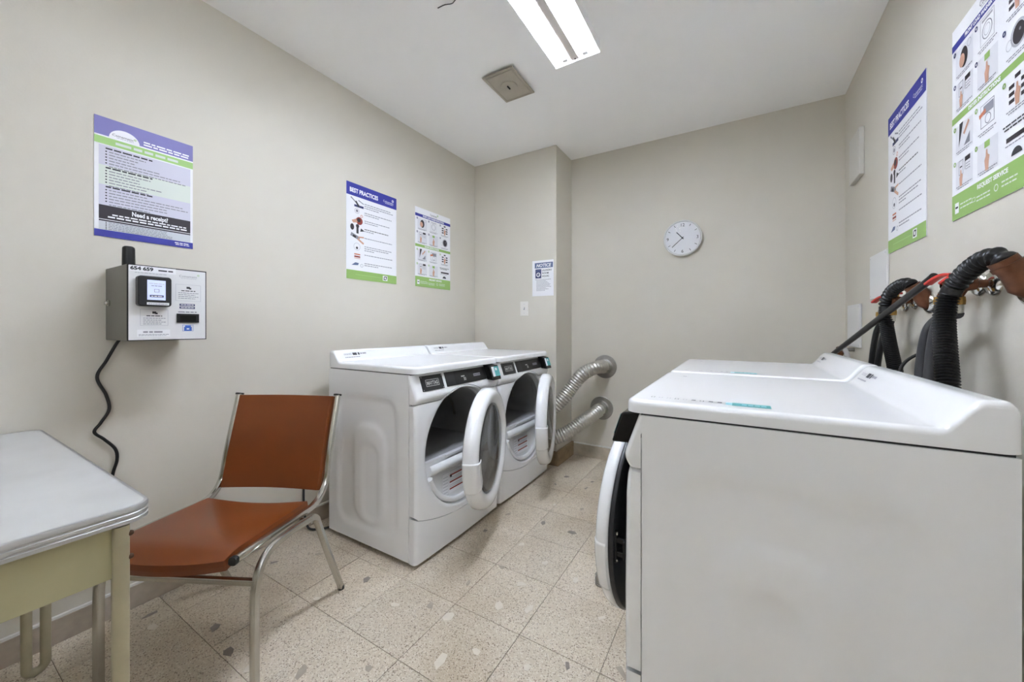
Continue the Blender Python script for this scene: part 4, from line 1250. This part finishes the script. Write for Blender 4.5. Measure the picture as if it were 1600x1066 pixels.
# ------------------------------------------------------------------ plumbing behind the washers
def escutcheon_stub(root, y, z, out, rad=.036):
    b = B(); b.lathe([(rad, 0), (rad * .98, -.004), (rad * .8, -.011), (rad * .45, -.015), (.012, -.017)], 'chrome', seg=28, axis='x', origin=(0, y, z))
    b.build('escutcheon', root, smooth=50)
    b = B(); b.tube([(0, y, z), (-out, y, z)], .011, 'old_copper', seg=14); b.build('pipe_stub', root, smooth=50)
def faucet(label, y, z, out, hx, group):
    """hose bibb: stub from the wall, valve body, lever handle, brass hose nut"""
    root = empty('shutoff_valve', (XR, y, z), 0, label, 'valve', group)
    escutcheon_stub(root, 0, 0, out)
    b = B(); b.lathe([(.009, -out - .018), (.016, -out - .014), (.019, -out), (.016, -out + .016), (.011, -out + .02)], 'old_copper', seg=16, axis='x'); b.build('valve_body', root, smooth=40)
    b = B(); b.tube([(-out, 0, 0), (-out - .008, .006, -.018), (-out - .014, .012, -.034)], .0105, 'old_copper', seg=12); b.build('spout', root, smooth=50)
    b = B(); b.lathe([(.009, -.012), (.0155, -.011), (.0165, 0), (.0155, .011), (.009, .012)], 'brass', seg=10, origin=(-out - .014, .012, -.044)); b.build('hose_nut', root, smooth=20)
    b = B(); b.lathe([(.009, -.018), (.0125, -.016), (.0125, .006)], 'chrome', seg=14, origin=(-out - .014, .012, -.062)); b.build('ferrule', root, smooth=40)
    b = B(); b.tube([(-out, 0, .008), (-out, 0, .030)], .006, 'brass', seg=10); b.build('stem', root)
    b = B(); P = [Vector((-out + .004, -.008, .030)), Vector((-out - .004, .020, .033)), Vector((-out - .012, .050, .026)), Vector((-out - .020, .082, .012))]
    b.tube(smooth_path(P, 5), 1, 'red_handle', square=(.008, .021)); b.build('lever_handle', root, smooth=40)
    return root
def hose(name, label, pts, r, m, cat='hose', ribs=None, group=None, cuff=9.0):
    b = B()
    if ribs:
        P = resample(smooth_path(pts, 40), ribs / 6)[:-1]
        n = len(P); acc = [0.0]
        for i in range(1, n):
            acc.append(acc[-1] + (P[i] - P[i - 1]).length)
        def rib(s):          # fine ribs, a plain cuff, then the coarse ribs of the bend
            a = acc[min(n - 1, round(s * (n - 1)))]
            if a < cuff:
                return r * (0.90 + 0.11 * math.cos(a * 2 * PI / ribs))
            if a < cuff + 0.024:
                return r * 0.93
            return r * (0.90 + 0.15 * math.cos((a - cuff) * 2 * PI / 0.0165))
        b.tube(P, r, m, seg=18, rf=rib)
    else:
        b.tube(smooth_path(pts, 10), r, m, seg=12)
    return tag(b.build(name, smooth=75), label, cat, group)
faucet('red-levered water valve nearest the front of the right wall', 1.528, 1.247, .052, 0, 'red-levered water valves')
faucet('red-levered water valve second from the front of the right wall', 1.602, 1.252, .060, 0, 'red-levered water valves')
faucet('red-levered water valve third along, near the far drain hose', 2.061, 1.232, .050, 0, 'red-levered water valves')
faucet('red-levered water valve farthest along, below the white blank plate', 2.158, 1.226, .058, 0, 'red-levered water valves')

def drain_pipe(label, y, z, dx, dz, r):
    root = empty('drain_pipe', (XR, y, z), 0, label, 'pipe', 'copper drain pipes')
    b = B(); b.lathe([(r * 1.55, 0), (r * 1.5, -.006), (r * 1.15, -.012)], 'chrome', seg=28, axis='x'); b.build('escutcheon', root, smooth=50)
    b = B(); e = Vector((-dx, 0, dz)); b.tube([(0.0, 0, 0), (-.012, 0, .004), e * .5, e], r, 'old_copper', seg=20); b.build('pipe', root, smooth=50)
    b = B(); b.tube([e * .72, e * .84], r + .003, 'old_copper', seg=20); b.build('coupling', root, smooth=40)
    return root
drain_pipe('thick brown copper drain pipe at the front end of the right wall', 1.385, 1.222, .046, .070, .027)
drain_pipe('thick brown copper drain pipe between the two pairs of valves', 1.925, 1.215, .048, .066, .025)
hose('drain_hose', 'thick ribbed black drain hose of the near washer arching into the copper pipe',
     [(.47, 1.405, .60), (.47, 1.41, .85), (.472, 1.43, .968), (.482, 1.475, 1.06), (.495, 1.522, 1.16), (.508, 1.525, 1.225), (.522, 1.49, 1.27), (.532, 1.44, 1.296), (.540, 1.405, 1.302), (.548, 1.388, 1.294), (.556, 1.385, 1.276)], .0235, 'hose_black', ribs=.0085, group='ribbed drain hoses', cuff=.648)
hose('drain_hose', 'thick ribbed black drain hose of the rear washer arching into the farther copper pipe',
     [(.50, 1.90, .60), (.50, 1.905, .85), (.505, 1.935, .95), (.51, 2.02, 1.06), (.512, 2.075, 1.16), (.515, 2.085, 1.225), (.522, 2.05, 1.268), (.530, 1.985, 1.288), (.540, 1.942, 1.288), (.546, 1.927, 1.275)], .022, 'hose_black', ribs=.0085, group='ribbed drain hoses', cuff=.64)
hose('inlet_hose', 'long straight black hose crossing in front of the far valves',
     [(.520, 1.665, 1.286), (.514, 1.72, 1.266), (.492, 1.98, 1.185), (.463, 2.30, 1.082), (.435, 2.60, .985), (.42, 2.76, .92), (.42, 2.80, .84), (.43, 2.80, .6)], .0115, 'hose_black', group='smooth inlet hoses')
hose('inlet_hose', 'smooth black hose hanging from the farthest valve down behind the rear washer',
     [(.519, 2.170, 1.147), (.512, 2.20, 1.10), (.508, 2.235, 1.0), (.507, 2.24, .92), (.51, 2.22, .7)], .011, 'hose_black', group='smooth inlet hoses')
hose('inlet_hose', 'smooth black hose hanging from the third valve, just in front of the farthest one',
     [(.527, 2.073, 1.152), (.520, 2.125, 1.11), (.512, 2.165, 1.0), (.51, 2.17, .92), (.51, 2.15, .7)], .011, 'hose_black', group='smooth inlet hoses')
hose('inlet_hose', 'thick dark grey hose hanging behind the near ribbed drain hose',
     [(.525, 1.540, 1.167), (.522, 1.600, 1.165), (.516, 1.690, 1.12), (.508, 1.715, 1.02), (.500, 1.70, .93), (.49, 1.66, .75)], .015, 'hose_grey', group='smooth inlet hoses')
hose('inlet_hose', 'dark grey hose close behind the near ribbed drain hose',
     [(.517, 1.616, 1.155), (.512, 1.635, 1.11), (.505, 1.64, 1.03), (.495, 1.62, .94), (.485, 1.58, .75)], .014, 'hose_grey', group='smooth inlet hoses')
hose('power_cord', 'thin black cord looping up behind the washer lid between the drain hoses',
     [(.475, 1.80, .90), (.490, 1.83, .985), (.52, 1.82, 1.03), (.56, 1.80, 1.05)], .005, 'rubber_black', cat='cord', group='thin washer cords')
hose('power_cord', 'thin black cord dropping straight from its wall box beside the grey hoses',
     [(.585, 1.80, 1.05), (.55, 1.79, 1.045), (.525, 1.77, 1.00), (.500, 1.72, .93), (.49, 1.68, .85)], .005, 'rubber_black', cat='cord', group='thin washer cords')
sp = poster_root('wall_outlet', 'small white power outlet low behind the washer hoses', 'outlet', None, (XR - .0003, 1.835, 1.02), 'right')
b = B(); b.box(0, 0, 0, .05, .07, .006, 'switch_plastic'); b.build('cover_plate', sp, bevel=.002)
b = B(); b.box(.014, .02, .006, .038, .05, .022, 'rubber_black'); b.build('plug', sp, bevel=.003)
hb = empty('hose_bibb', (XR - .02, 2.95, 0.995), 0, 'small dark red-brown valve with grey pipe at the far end behind the washers', 'valve')
b = B(); b.tube([(.02, 0, 0), (-.05, 0, 0)], .011, 'galvanised', seg=12); b.build('pipe_stub', hb, smooth=50)
b = B(); b.lathe([(.006, -.045), (.018, -.040), (.026, -.02), (.02, -.014), (.012, -.005), (.014, .012), (.006, .018)], 'old_copper', seg=12, origin=(-.05, 0, 0)); b.build('valve_body', hb, smooth=40)
b = B(); b.tube(smooth_path([(-.03, -.02, .01), (-.03, -.10, -.03), (-.04, -.18, -.10), (-.05, -.22, -.2)], 6), .012, 'grey_pipe', seg=10); b.build('grey_pipe', hb, smooth=50)

# small metal cup on the floor by the washer door
b = B()
rc = .026
b.lathe([(0, 0), (rc, 0), (rc, .006), (rc * .9, .008), (rc, .014), (rc * .9, .018), (rc, .024), (rc * .9, .028), (rc * .95, .040), (rc * .6, .044), (0, .044)], 'galvanised', seg=22, origin=(0, 0, 0))
o = b.build('floor_stop', smooth=40); o.location = (-.515, 1.625, 0.0008)
tag(o, 'small ribbed grey metal stub on the floor just past the open washer door', 'door stop')
